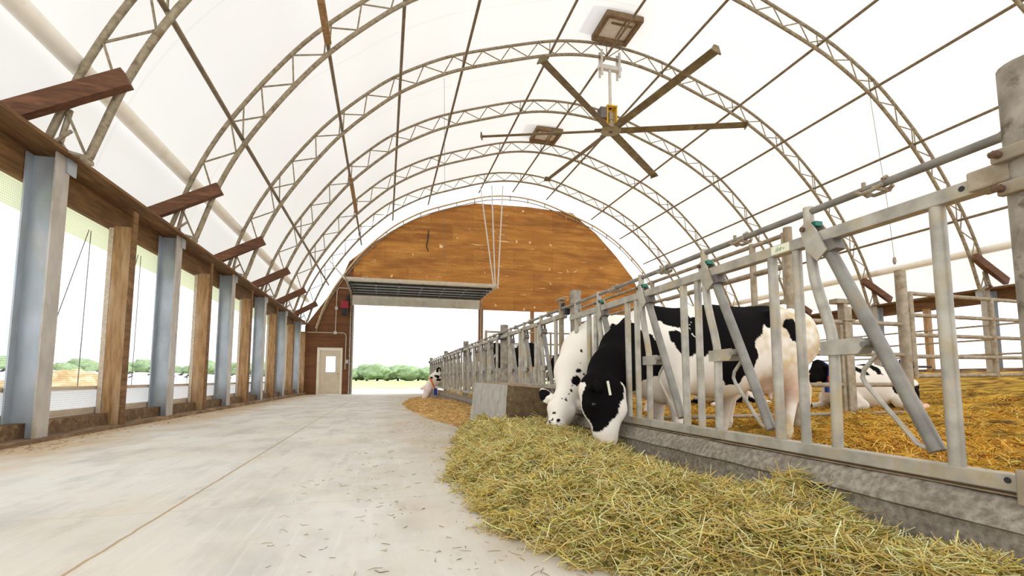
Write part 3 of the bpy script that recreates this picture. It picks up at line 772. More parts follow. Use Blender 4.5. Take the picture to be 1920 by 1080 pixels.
posts = [(1.985,.985,.078,1.76,'thick round steel fence post at the right edge of the photo'),(2.05,4.95,.062,1.73,'tall post at the joint of the first and second headlock panels'),
         (2.05,8.25,.07,1.70,'fence post between the second and third headlock panels'),(2.05,12.4,.07,1.72,'fence post between the third and fourth headlock panels'),
         (2.05,16.6,.07,1.70,'fence post between the fourth and farthest headlock panels'),(2.03,21.75,.07,1.68,'last fence post at the far end of the headlock row')]
for i, (x, y, r, h, lab) in enumerate(posts):
    t = thing('fence_post', (x, y, .2), lab, 'post', 'headlock fence posts')
    build('pipe', MB().tube([(x,y,.2),(x,y,h)], r, 20), M['post_steel'], t, True)
    if i == 0:
        mb = MB(); mb.box(x-.100,x-.072,.80,1.055,1.44,1.485); mb.box(x-.100,x-.072,.80,1.045,1.33,1.373); 
        br = build('clamp_bracket', mb, M['galv_dirty'], t, bevel=.006)
        for z in (1.463, 1.351): build('bolt', MB().tube([(x-.125,1.03,z),(x-.098,1.03,z)], .012, 8).tube([(x-.122,1.042,z),(x-.122,1.018,z)], .010, 6), M['rust'], br, True)
        mb = MB(); mb.box(x-.09,x-.07,.9,1.07,.36,.47); build('clamp_bracket', mb, M['galv_dirty'], t, bevel=.006)
    elif i == 1:
        mb = MB(); mb.box(x-.10,x-.055,y+.22,y+.275,.66,1.66); mb.box(x-.11,x-.045,y+.17,y+.33,1.655,1.68); mb.box(x-.11,x-.045,y+.14,y+.33,1.44,1.47)
        build('winch_frame', mb, M['galv_dirty'], t)
        mb = MB(); mb.tube([(x-.075,y+.17,1.60),(x-.075,y+.215,1.60)], .018, 8); mb.box(x-.10,x-.04,y+.07,y+.13,1.47,1.54); build('latch_block', mb, M['black'], t)
    else:
        build('clamp', MB().box(x-.12,x+.02,y-.12,y-.04,1.43,1.53), M['black'], t)
# the bar that locks every stall, carried on the panels
t = thing('lock_pipe', (FXX, 6, 1.545), 'long lock pipe running on top of the headlock panels', 'pipe')
build('pipe', MB().tube([(FXX,.55,1.552),(FXX,1.06,1.552),(FXX,1.07,1.552),(FXX,21.7,1.552)], [.020,.020,.0165,.0165], 12), M['galv_dark'], t, True)
cy = [1.735+.785*k-.24 for k in range(4)] + [5.84+.785*k-.2 for k in range(3)] + [8.94+.785*k-.2 for k in range(4)] + [13.1+.785*k-.2 for k in range(4)]
for y in cy:
    mb = MB(); z = 1.552
    for s in (-1, 1):
        mb.tube([(FXX+s*.03,y-.055,z-.012),(FXX+s*.034,y-.02,z-.024),(FXX+s*.034,y+.03,z-.024),(FXX+s*.026,y+.06,z-.006)], .008, 6)
    mb.tube([(FXX-.02,y-.05,z+.01),(FXX,y-.05,z+.024),(FXX+.02,y-.05,z+.01)], .008, 6); mb.tube([(FXX-.02,y+.03,z-.02),(FXX,y+.03,z-.03),(FXX+.02,y+.03,z-.02)], .009, 6)
    mb.tube([(FXX-.045,y-.03,z-.02),(FXX+.045,y-.03,z-.02)], .009, 6); mb.tube([(FXX,y+.045,z+.015),(FXX,y+.045,z+.035)], .009, 6)
    build('chain_clamp', mb, M['galv_dirty'], t, True)

# feed curbs and the tall block
def curb(y0, y1, label, z=.375):
    t = thing('feed_curb', (1.95, (y0+y1)/2, 0), label, 'curb', 'concrete feed curbs')
    ny = max(2, int((y1-y0)/.12)); mb = MB()
    pr = [(2.16,-.05),(2.16,z),(1.935,z),(1.915,z-.012),(1.868,z-.072),(1.862,z-.085),(1.878,z-.097),(1.868,z-.2),(1.855,-.05)]
    for i in range(ny+1):
        y = y0 + (y1-y0)*i/ny
        for j, (x, zz_) in enumerate(pr):
            nzv = noise.noise(Vector((y*3.1, j*.7, 4.2)))*.006 + noise.noise(Vector((y*11, j*2.3, 1.2)))*.004
            mb.v.append((x + (nzv if j > 1 else 0), y, zz_ + (nzv*.8 if 1 <= j < 8 else 0)))
    k = len(pr)
    for i in range(ny):
        for j in range(k-1): mb.f.append((i*k+j, i*k+j+1, (i+1)*k+j+1, (i+1)*k+j))
    mb.f.append(tuple(range(k))); mb.f.append(tuple(ny*k+j for j in range(k))[::-1])
    build('body', mb, M['concrete_curb'], t, True)
    mb = MB()
    for i in range(ny+1):
        y = y0 + (y1-y0)*i/ny; w = noise.noise(Vector((y*4, 9.1, 0)))*.008
        mb.v += [(1.928+w,y,z+.005),(2.15,y,z+.012)]
    for i in range(ny): mb.f.append((2*i,2*i+1,2*i+3,2*i+2))
    build('dust_layer', mb, M['curb_top'], t)
curb(-1.5, 5.45, 'rough concrete feed curb under the near headlock panel')
curb(7.35, 21.9, 'low concrete feed curb under the far headlock panels', .30)
M['block_dark'] = mat('stained and shaded concrete', (.17,.118,.06), (.10,.066,.032), 14, .95, c3=(.26,.195,.11), s3=9, t3=(.58,.7), bump=.4)  # dark colour holds both the brown stain and the shade on this face
M['block_light'] = mat('pale poured concrete', (.47,.44,.39), (.37,.345,.30), 7, .9, c3=(.25,.22,.18), s3=9, t3=(.6,.7), bump=.25)
t = thing('concrete_block', (1.75, 6.4, 0), 'tall concrete block beside the hay pile with a pale end and a shaded, stained face', 'concrete block')
def quad_grid(mb, a, b, c, d, n=14, amp=.006):
    a, b, c, d = map(Vector, (a,b,c,d)); vs = []
    for i in range(n+1):
        for j in range(n+1):
            u, w = i/n, j/n
            p = (a*(1-u)+b*u)*(1-w) + (d*(1-u)+c*u)*w
            p += Vector((noise.noise(p*7), noise.noise(p*7+Vector((5,0,0))), noise.noise(p*7+Vector((0,5,0)))))*amp
            vs.append(p)
    mb.add(vs, [(i*(n+1)+j, (i+1)*(n+1)+j, (i+1)*(n+1)+j+1, i*(n+1)+j+1) for i in range(n) for j in range(n)])
P = {'a0':(1.34,5.42,-.02),'b0':(2.25,5.42,-.02),'c0':(2.25,7.35,-.02),'d0':(1.26,7.35,-.02),'a1':(1.405,5.50,.675),'b1':(2.25,5.50,.60),'c1':(2.25,7.35,.66),'d1':(1.36,7.35,.69)}
mb = MB(); quad_grid(mb, P['d0'],P['a0'],P['a1'],P['d1']); quad_grid(mb, P['c0'],P['d0'],P['d1'],P['c1']); quad_grid(mb, P['b0'],P['c0'],P['c1'],P['b1'])
build('pale_face', mb, M['block_light'], t, True)
mb = MB(); quad_grid(mb, P['a0'],P['b0'],P['b1'],P['a1']); o = build('stained_shaded_face', mb, M['block_dark'], t, True); o['label'] = 'dark face with brown stain and shade in its colour'
mb = MB(); quad_grid(mb, P['a1'],P['b1'],P['c1'],P['d1']); build('top_face', mb, M['curb_top'], t, True)

# ================================================================== PEN
def bed_z(x, y):
    x = np.asarray(x, dtype=float)
    return .10 + .025*np.clip(x-2, 0, 7) + .073*np.clip(x-9, 0, 9.6)
gx = np.concatenate([np.linspace(2.14, 7, 80), np.linspace(7.15, 18.48, 70)]); gy = np.concatenate([np.linspace(-1, 9, 130), np.linspace(9.2, 26.8, 60)])
X, Y = np.meshgrid(gx, gy); Z = bed_z(X, Y)
nzv = np.array([noise.noise(Vector((a*1.3,b*1.3,0)))*.05 + noise.noise(Vector((a*5,b*5,3)))*.022 + noise.noise(Vector((a*13,b*13,7)))*.012 for a,b in zip(X.ravel(), Y.ravel())]).reshape(X.shape)
Z = Z + nzv*np.clip((X-2.1)*3, .3, 1)
nx, ny = len(gx), len(gy)
V_ = np.stack([X.ravel(), Y.ravel(), Z.ravel()], 1)
I, J = np.meshgrid(np.arange(nx-1), np.arange(ny-1)); b_ = (J*nx+I).ravel()
Q = np.stack([b_, b_+1, b_+nx+1, b_+nx], 1)
M['bedding'] = mat_attr('straw bedding', 'col', .95, .05, fine=38)
fence_wet = np.clip(1.15 - (X.ravel()-2.1)*.8, 0, 1)*.75          # trampled, manure soaked strip along the fence
bn = np.array([noise.noise(Vector((a*2.6,b*2.6,11))) + .6*noise.noise(Vector((a*8,b*8,4))) for a,b in zip(X.ravel(), Y.ravel())])
bm_ = np.clip(bn*1.5 + .35 + fence_wet*.8, 0, 1)[:,None]
bcol = np.array((.58,.35,.055))*(1-bm_) + np.array((.10,.052,.014))*bm_
bd = np_mesh('bedding_base', V_, Q, M['bedding'], col=bcol); tag(bd, 'deep golden brown straw bedding covering the cow pen', 'bedding', kind='stuff')

def strands(name, C, Lh, r, az, pit, bend, col, mat_, label, cat, nst=3):
    """thin bent three-sided stalks as one mesh; C centres, Lh half lengths"""
    n = len(C)
    d = np.stack([np.cos(az)*np.cos(pit), np.sin(az)*np.cos(pit), np.sin(pit)], 1)
    s = np.stack([-np.sin(az), np.cos(az), np.zeros(n)], 1); u = np.cross(d, s)
    off = s*bend[:,None]*Lh[:,None]*.5 + u*(bend[::-1,None])*Lh[:,None]*.3
    st = [C - d*Lh[:,None], C + off, C + d*Lh[:,None]]
    rr = [r*.75, r, r*.6]
    vs = np.empty((n, 9, 3))
    for i in range(3):
        for k in range(3):
            a = 2*PI*k/3 + .4
            vs[:, i*3+k] = st[i] + (s*math.cos(a) + u*math.sin(a))*rr[i][:,None]
    base = (np.arange(n)*9)[:,None]
    qs = []
    for i in range(2):
        for k in range(3):
            k2 = (k+1) % 3
            qs.append(base + np.array([[i*3+k, i*3+k2, (i+1)*3+k2, (i+1)*3+k]]))
    Q = np.stack(qs, 1).reshape(-1, 4)
    o = np_mesh(name, vs.reshape(-1,3), Q, mat_, smooth=False, col=np.repeat(col, 9, axis=0))
    return tag(o, label, cat, kind='stuff')

def palette(n, cols, w, jit=.18):
    c = np.array(cols)[RNG.choice(len(cols), n, p=np.array(w)/sum(w))]
    return np.clip(c*(1 + RNG.normal(0, jit, (n,1))), .01, .95)

def clump(P_, f, seed=0):
    return np.array([noise.noise(Vector((p[0]*f+seed, p[1]*f, seed*2.1))) for p in P_])

n = 46000
d_ = 2.3 + 11*RNG.random(n)**1.8; th_ = np.radians(12 + 62*RNG.random(n))    # denser near the fence
bx_, by_ = d_*np.sin(th_)*1.02, d_*np.cos(th_)*.98
ok = (bx_ > 2.22) & (bx_ < 18) & (by_ < 12) & (by_ > .8)
bx_, by_ = bx_[ok], by_[ok]; n = len(bx_)
cl_ = clump(np.stack([bx_,by_],1), 1.6, 3)
keep = RNG.random(n) < np.clip(.62 + cl_*1.3, .15, 1); bx_, by_, cl_ = bx_[keep], by_[keep], cl_[keep]; n = len(bx_)
hz_ = np.array([noise.noise(Vector((a*1.3,b*1.3,0)))*.05 + noise.noise(Vector((a*5,b*5,3)))*.022 + noise.noise(Vector((a*13,b*13,7)))*.012 for a,b in zip(bx_,by_)])
C = np.stack([bx_, by_, bed_z(bx_,by_) + hz_ + RNG.uniform(0,.035,n)], 1)
dist = np.hypot(bx_,by_)
col = palette(n, [(.84,.50,.07),(.95,.67,.19),(.55,.29,.04),(.20,.10,.02)], [4,3.2,2,1.1])
col = col*np.clip(1.0 - np.clip(1.1-(bx_-2.1)*.75, 0, 1)*.6*RNG.random(n) + cl_*.5, .2, 1.15)[:,None]
strands('straw_bedding', C, RNG.uniform(.03,.085,n)*(1+dist*.06), RNG.uniform(.0016,.0030,n)*(1+dist*.10), RNG.uniform(0,2*PI,n), RNG.normal(.05,.35,n), RNG.normal(0,.5,n), col, M['straw'], 'loose golden straw stalks strewn over the bedding of the cow pen', 'straw')

def bedz1(x, y): return float(bed_z(x, y))

# divider of pipe rails behind the black cow
DY = 5.6
t = thing('pen_divider', (5.5, DY, .2), 'pipe rail divider with two posts standing behind the black cow', 'rail fence')
for z, x0 in ((1.59,3.3),(1.115,3.3),(.66,3.3),(.24,3.1)):
    build('rail', MB().tube([(x0,DY,z),(7.74,DY,z)], .035 if z > .3 else .028, 10), M['galv_dirty'], t, True)
build('post', MB().box(6.56,6.63,DY-.06,DY+.06,.1,1.90).box(6.63,6.72,DY-.045,DY-.02,.1,1.82).box(6.50,6.56,DY-.03,DY+.03,.1,1.55), M['galv_dirty'], t, bevel=.01)
build('post_cap', MB().box(6.42,6.74,DY-.07,DY+.07,1.86,1.93).box(6.54,6.74,DY-.075,DY+.075,1.60,1.63), M['galv_dirty'], t, bevel=.01)
build('post', MB().tube([(7.78,DY,.15),(7.78,DY,2.44)], .075, 14), M['galv_dirty'], t, True)
# gate on the right
def gate(name, p, q, zs, verts, r, label, mat_=None):
    p, q = Vector(p), Vector(q)
    t = thing(name, (p.x, p.y, zs[-1][0]), label, 'gate')
    mm = mat_ or M['galv_dirty']
    for z0, z1 in zs_pairs(zs):
        build('rail', MB().tube([(p.x,p.y,z0),(q.x,q.y,z1)], r*.75, 8), mm, t, True)
    for f in verts:
        c = p + (q-p)*f
        build('upright', MB().tube([(c.x,c.y,zs[-1][0]*(1-f)+zs[-1][1]*f-.04),(c.x,c.y,zs[0][0]*(1-f)+zs[0][1]*f+.03)], r, 8), mm, t, True)
    return t
def zs_pairs(zs): return zs
g1 = gate('pen_gate', (9.93,7.0,0), (14.2,7.6,0), [(2.42,2.52),(1.99,2.08),(1.60,1.66),(1.18,1.22),(.80,.84)], (0,.69,1), .055, 'tubular steel pen gate on the right with five rails')
build('hinge', MB().box(9.62,9.93,6.98,7.04,2.05,2.12).box(9.62,9.93,6.98,7.04,1.02,1.08), M['rust'], g1)
build('gate_latch', MB().tube([(9.62,7.0,.98),(10.35,7.0,.98)], .025, 6).box(9.6,9.66,6.95,7.05,.7,1.12), M['black'], g1)
gate('pen_gate', (4.75,4.75,0), (4.75,11.5,0), [(2.52,2.52),(2.14,2.14),(1.7,1.7)], (0,.08,.45,1), .04, 'tall tubular gate behind the near fence, above the back of the black cow')
gate('pen_gate', (2.5,12.0,0), (7.5,12.0,0), [(1.95,1.95),(1.65,1.65),(1.35,1.35),(1.05,1.05),(.7,.7)], (0,.35,.7,1), .03, 'thin pipe gate across the pen far behind the second headlock panel')
o = build('gate_support', MB().tube([(4.75,4.70,.1),(4.75,4.70,2.6)], .05, 10), M['galv_dirty'], None, True); tag(o, 'steel post at the near end of the tall tubular gate', 'post')
# ================================================================== COWS
def sdf_mesh(prims, h, k=.05):
    """prims: (a, b, ra, rb, lateral vector or None, squash, blend) smooth-united round cones -> vertices, quads (surface nets)"""
    A = np.array([p[0] for p in prims] + [p[1] for p in prims]); R = np.array([p[2] for p in prims] + [p[3] for p in prims])
    lo = (A - R[:,None]).min(0) - .08; hi = (A + R[:,None]).max(0) + .08
    N = np.ceil((hi-lo)/h).astype(int) + 1
    D = np.full(N, .5, dtype=np.float32)
    ax = [lo[i] + h*np.arange(N[i]) for i in range(3)]
    for a, b, ra, rb, lat, sq, kk in prims:
        a, b = np.array(a, float), np.array(b, float); R_ = max(ra, rb) + .16
        l0 = np.maximum(np.floor((np.minimum(a,b)-R_-lo)/h).astype(int), 0); l1 = np.minimum(np.ceil((np.maximum(a,b)+R_-lo)/h).astype(int)+1, N)
        sl = tuple(slice(l0[i], l1[i]) for i in range(3))
        gx, gy, gz = np.meshgrid(*[ax[i][sl[i]] for i in range(3)], indexing='ij')
        P = np.stack([gx-a[0], gy-a[1], gz-a[2]], -1); d = b - a
        if lat is not None:
            L = np.array(lat, float); L /= np.linalg.norm(L)
            P = P + (1/sq-1)*(P@L)[...,None]*L; d = d + (1/sq-1)*(d@L)*L
        dd = max(d@d, 1e-9)
        t = np.clip((P@d)/dd, 0, 1)
        dist = np.linalg.norm(P - t[...,None]*d, axis=-1) - (ra + (rb-ra)*t)
        if lat is not None: dist = dist*(.5+.5*sq)
        o = D[sl]; kk = kk or k
        hh = np.clip(.5 + .5*(o-dist)/kk, 0, 1)
        D[sl] = o*(1-hh) + dist*hh - kk*hh*(1-hh)
    ins = D < 0
    n0, n1, n2 = N
    cnt = np.zeros((n0-1,n1-1,n2-1), np.int32); acc = np.zeros((n0-1,n1-1,n2-1,3))
    corners = [(i,j,k_) for i in (0,1) for j in (0,1) for k_ in (0,1)]
    def cs(c, arr): return arr[c[0]:n0-1+c[0], c[1]:n1-1+c[1], c[2]:n2-1+c[2]]
    for i, c in enumerate(corners):
        for a_ in range(3):
            if c[a_]: continue
            e = list(c); e[a_] = 1
            v0, v1 = cs(c, D), cs(e, D); cr = (v0 < 0) != (v1 < 0)
            t = np.where(cr, v0/np.where(cr, v0-v1, 1), 0)
            for q in range(3): acc[...,q] += np.where(cr, c[q] + (t if q == a_ else 0), 0)
            cnt += cr
    act = cnt > 0
    idx = np.full(act.shape, -1, np.int64); idx[act] = np.arange(act.sum())
    ii = np.argwhere(act)
    V = lo + h*(ii + acc[act]/cnt[act][:,None])
    quads = []
    for a_ in range(3):
        b1, b2 = (a_+1) % 3, (a_+2) % 3
        s0 = [slice(1,-1)]*3; s0[a_] = slice(0,-1); s1 = list(s0); s1[a_] = slice(1,None)
        i0, i1 = ins[tuple(s0)], ins[tuple(s1)]
        E = np.argwhere(i0 != i1)
        if not len(E): continue
        flip = i0[tuple(E.T)]
        off = np.ones(3, int); off[a_] = 0
        E = E + off
        def cell(d1, d2):
            c = E.copy(); c[:,b1] += d1; c[:,b2] += d2; return idx[c[:,0],c[:,1],c[:,2]]
        q = np.stack([cell(-1,-1), cell(0,-1), cell(0,0), cell(-1,0)], 1)
        q[~flip] = q[~flip][:, ::-1]
        quads.append(q)
    Q = np.concatenate(quads)
    Q = Q[(Q >= 0).all(1)]
    # light smoothing
    for _ in range(3):
        s = np.zeros_like(V); c = np.zeros(len(V))
        for i in range(4):
            for j in ((i+1) % 4, (i-1) % 4):
                np.add.at(s, Q[:,i], V[Q[:,j]]); np.add.at(c, Q[:,i], 1)
        V = V*.5 + .5*s/np.maximum(c,1)[:,None]
    return V, Q

def inpoly(x, z, poly):
    c = np.zeros(len(x), bool); n = len(poly); j = n-1
    for i in range(n):
        xi, zi = poly[i]; xj, zj = poly[j]
        m = ((zi > z) != (zj > z)) & (x < (xj-xi)*(z-zi)/((zj-zi) or 1e-9) + xi)
        c ^= m; j = i
    return c

LATY = (0,1,0)
def standing_prims(neck, head, front=(.10,.12,-.17,.18), hind=(1.30,1.64,-.16,.17)):
    """local coordinates: x from the withers towards the tail, y sideways, z above the ground; faces -x"""
    L = LATY; P = []
    def c(a, b, ra, rb, sq=1, k=None): P.append((a, b, ra, rb, L if sq != 1 else None, sq, k))
    c((-.02,0,.90),(.70,0,.915),.385,.435,.72,.10); c((.70,0,.915),(1.34,0,.985),.435,.375,.74,.10); c((1.34,0,1.0),(1.62,0,1.07),.365,.27,.80,.10)
    c((.0,0,1.20),(.60,0,1.25),.10,.09,.8,.10); c((.5,0,1.27),(1.45,0,1.335),.06,.06,1,.08)
    for s in (-1,1):
        c((1.20,s*.25,1.27),(1.25,s*.25,1.25),.075,.075,1,.10); c((1.66,s*.13,1.24),(1.70,s*.12,1.2),.065,.06,1,.08)
    c((1.62,0,1.34),(1.71,0,1.32),.05,.045,1,.06)
    c((1.72,0,1.30),(1.80,0,1.05),.032,.026,1,.03); c((1.80,0,1.05),(1.80,0,.55),.024,.02,1,.03); c((1.80,0,.55),(1.79,0,.38),.04,.03,1,.03)
    c((-.16,0,.70),(.10,0,.62),.20,.22,.75,.10)
    f0, f1, fn, ff = front
    for x, y in ((f0,fn),(f1,ff)):
        c((x-.06,y*1.05,.95),(x,y*1.05,.66),.19,.14,.7,.08); c((x+.01,y*1.05,.66),(x+.015,y,.42),.105,.072,1,.05); c((x+.015,y,.42),(x+.02,y,.36),.068,.06,1,.04)
        c((x+.02,y,.36),(x+.02,y,.16),.055,.046,1,.03); c((x+.02,y,.14),(x+.005,y,.08),.056,.055,1,.03); c((x+.0,y,.06),(x-.01,y,.035),.06,.065,1,.02)
    h0, h1, hn, hf = hind
    for x, y in ((h0,hn),(h1,hf)):
        c((1.50,y*1.1,1.02),(x-.02,y*1.25,.78),.25,.19,.62,.09); c((x-.02,y*1.25,.78),(x+.12,y*1.1,.54),.15,.085,.85,.06); c((x+.12,y*1.1,.54),(x+.125,y*1.05,.47),.072,.062,1,.04)
        c((x+.125,y*1.05,.47),(x+.04,y*1.05,.16),.058,.05,1,.03); c((x+.04,y*1.05,.14),(x+.015,y*1.05,.08),.058,.058,1,.03); c((x+.01,y*1.05,.06),(x-.01,y*1.05,.035),.062,.068,1,.02)
    c((1.22,0,.66),(1.38,0,.62),.17,.16,1,.08)
    for y in (-.07,.07): c((1.26,y,.54),(1.26,y,.45),.026,.02,1,.02)
    P += neck(c) or []; P += head(c) or []
    return P

def place(prims, origin, rz=0, sc=1):
    ca, sa = math.cos(rz), math.sin(rz)
    def T(p): x, y, z = p; return (origin[0] + sc*(ca*x - sa*y), origin[1] + sc*(sa*x + ca*y), origin[2] + sc*z)
    out = []
    for a, b, ra, rb, lat, sq, k in prims:
        if lat is not None: lat = (ca*lat[0]-sa*lat[1], sa*lat[0]+ca*lat[1], lat[2])
        out.append((T(a), T(b), ra*sc, rb*sc, lat, sq, k))
    return out, T

def head_down(poll, muz, lat, near=None):
    """head as a frame: poll and muzzle points, lateral direction; gives prims and points for eyes and ears"""
    poll, muz = Vector(poll), Vector(muz); ax = (muz-poll); ln = ax.length; ax.normalize(); la = Vector(lat).normalized(); la = (la - ax*la.dot(ax)).normalized()
    fr = ax.cross(la).normalized()          # towards jaw or forehead
    s = ln/.46
    def Q(t, f, l): return tuple(poll + ax*(t*ln) + fr*(f*s) + la*(l*s))
    return Q, la, s
def cow_head(c_list, Q, la, s, sgn, droop=.12, elen=.045):
    """sgn: +1 when +fr points to the jaw"""
    L = tuple(la)
    def c(a, b, ra, rb, sq=1, k=.04): c_list.append((a, b, ra*s, rb*s, L if sq != 1 else None, sq, k))
    j = sgn
    c(Q(.06,.03*j,0), Q(.36,.025*j,0), .120, .118, .86, .05)
    c(Q(.36,.03*j,0), Q(.80,.03*j,0), .105, .078, .80, .05)
    c(Q(.80,.03*j,0), Q(.95,.035*j,0), .085, .072, .95, .04)
    c(Q(.16,.165*j,0), Q(.45,.150*j,0), .115, .095, .60, .06); c(Q(.45,.145*j,0), Q(.70,.10*j,0), .09, .06, .62, .05)      # jaw
    c(Q(.62,.10*j,0), Q(.92,.075*j,0), .06, .05, .75, .03)
    for l in (-1,1):
        c(Q(.33,-.01*j,l*.085), Q(.36,.0,l*.085), .042, .04, 1, .03)   # brow
        c(Q(.08,.02*j,l*.10), Q(.06,.03*j,l*.15), .035, .03, 1, .03)
        fv = tuple(Vector(Q(0,1,0))-Vector(Q(0,0,0)))
        for q in range(4):
            t = q/3; w = (.034,.060,.054,.026)[q]
            c_list.append((Q(.07+droop*t,.05*j+.03*j*t,l*(.135+elen*q)), Q(.08+droop*1.25*t,.06*j+.03*j*t,l*(.15+elen*q)), w*s, w*s, fv, .38, .015))
        c(Q(.96,.01*j,l*.035), Q(.97,.02*j,l*.04), .022, .02, 1, .02)

def finish_cow(name, label, prims, coatfn, h, base, parts=()):
    V, Q = sdf_mesh(prims, h)
    t = thing('cow', base, label, 'cow', 'dairy cows')
    me_col = coatfn(V)
    o = np_mesh('body', V, Q, M['coat'], smooth=True, loc=base, col=me_col, attr='coat'); o.location = (0,0,0); o.parent = t
    for nm, mb, m_, sm in parts: build(nm, mb, m_, t, sm)
    return t

def nvec(V, f, seed):
    return np.array([noise.noise(Vector((v[0]*f+seed, v[1]*f, v[2]*f))) for v in V])
WHITE, BLACK, PINK, DIRTY = np.array((.80,.73,.63)), np.array((.006,.005,.005)), np.array((.72,.47,.38)), np.array((.55,.42,.24))

# ---- the black and white cow feeding in front
neck_poly = [(2.058,1.289),(2.158,1.242),(2.235,1.166),(2.346,1.154),(2.423,1.026),(2.454,.884),(2.399,.784),(2.24,.748),(2.167,.644),(2.081,.614),(2.019,.576),(1.95,.56),(1.7,.5),(1.2,.6),(1.2,1.1),(1.9,1.4)]
saddle_poly = [(2.298,1.6),(2.584,1.6),(2.666,1.397),(2.729,1.296),(2.741,1.163),(2.789,1.106),(2.78,.974),(2.708,.955),(2.642,.965),(2.57,1.043),(2.515,1.115),(2.501,1.179),(2.575,1.192),(2.649,1.169),(2.626,1.219),(2.478,1.23),(2.398,1.278),(2.335,1.312),(2.298,1.426)]
big_poly = [(2.845,1.6),(3.063,1.6),(3.458,1.6),(3.66,1.441),(3.679,1.326),(3.674,1.24),(3.591,1.246),(3.56,1.288),(3.535,1.229),(3.532,1.182),(3.446,1.119),(3.438,1.058),(3.474,.967),(3.423,.861),(3.351,.793),(3.293,.771),(3.264,.726),(3.237,.704),(3.079,.689),(3.048,.77),(3.0,.858),(2.902,.968),(2.798,.901),(2.792,.959),(2.806,1.106),(2.745,1.178),(2.729,1.31),(2.806,1.313),(2.838,1.403)]
rump_poly = [(3.802,1.33),(3.898,1.341),(3.97,1.272),(3.977,1.083),(3.884,1.12),(3.814,1.22),(3.779,1.266)]
head_poly = [(1.494,.82),(1.533,.693),(1.497,.619),(1.500,.521),(1.524,.435),(1.548,.367),(1.621,.329),(1.676,.345),(1.745,.406),(1.815,.479),(1.835,.573),(1.86,.591),(1.902,.626),(2.1,.844),(1.699,.95)]
MO = (2.50, 4.10, .10)
def neck_main(c):
    c((-.05,0,1.01),(-.34,-.12,.875),.32,.262,.68,.10); c((-.34,-.12,.875),(-.58,-.30,.70),.262,.215,.62,.08); c((-.58,-.30,.70),(-.78,-.44,.58),.215,.15,.64,.08)
pm = []
prims, T = place(standing_prims(neck_main, lambda c: None), MO)
Qm, la, s_ = head_down((1.625,3.66,.675), (1.665,3.50,.235), (-.45,-1,0))
fr = Vector(Qm(0,1,0)) - Vector(Qm(0,0,0)); sg = 1 if fr.x > 0 else -1
cow_head(prims, Qm, la, s_*.98, sg)
def coat_main(V):
    n = nvec(V, 11, 1.3)*.022 + nvec(V, 30, 4.3)*.010
    Yn = np.where(V[:,1] > 4.10, 8.20 - V[:,1], V[:,1])
    x = V[:,0]*3.85/Yn + n; z = .75 + (V[:,2]-.75)*3.85/Yn + n
    blk = inpoly(x,z,saddle_poly) | inpoly(x,z,big_poly) | inpoly(x,z,rump_poly) | (inpoly(x,z,neck_poly))
    lat = np.abs((V - np.array(Qm(0,0,0)))@np.array(la))
    hd = (V[:,0] < 1.93) & (V[:,2] < .72) & (V[:,1] < 3.85)
    xh = V[:,0]*3.52/np.clip(V[:,1],3.3,3.75) + n*.6; zh = .75 + (V[:,2]-.75)*3.52/np.clip(V[:,1],3.3,3.75) + n*.6
    bh = inpoly(xh, zh, head_poly) & (lat > .035)
    blk = np.where(hd, bh, blk)
    col = np.tile(WHITE, (len(V),1))
    dirt = np.clip(nvec(V, 4, 9.1)*1.2+nvec(V, 16, 2.1)*.6+.6, 0, 1)*np.clip((V[:,0]-3.25)*2.4, 0, .95)
    col = col*(1-dirt[:,None]) + DIRTY*dirt[:,None]
    ud = np.exp(-(((V[:,0]-3.8)/.2)**2 + ((V[:,2]-.66)/.16)**2)); col = col*(1-ud[:,None]*.7) + PINK*ud[:,None]*.7
    tip = np.linalg.norm(V - np.array(Qm(1.0,.03*sg,0)), axis=1); pk = np.clip(1-tip/.11, 0, 1); col = col*(1-pk[:,None]*.8) + PINK*pk[:,None]*.8
    col[blk] = BLACK
    leg = (V[:,2] < .20); col[leg] = col[leg]*.6 + DIRTY*.25
    return col
tagp = Qm(.16,.055*sg,.34)
parts = []
eyep = Vector(Qm(.36,.005*sg,.112)); parts.append(('eye', MB().sphere(tuple(eyep), .019, 12, 8), M['eye'], True))
eyep = Vector(Qm(.36,.005*sg,-.112)); parts.append(('eye', MB().sphere(tuple(eyep), .019, 12, 8), M['eye'], True))
for l in (-1,1): parts.append(('nostril', MB().sphere(Qm(.985,.0*sg,l*.042), .012, 8, 6), M['hoof'], True))
tp = Vector(Qm(.17,.075*sg,.275)) + Vector((.02,-.045,.02)); mb = MB(); mb.bar(tp + Vector((.015,-.035,.02)), tp + Vector((.035,-.035,-.085)), .018, .006, (0,1,0)); parts.append(('ear_tag', mb, M['tagwhite'], False))
finish_cow('cow', 'black and white cow feeding through the nearest headlock panel, head in the green hay', prims, coat_main, .0125, MO, parts)

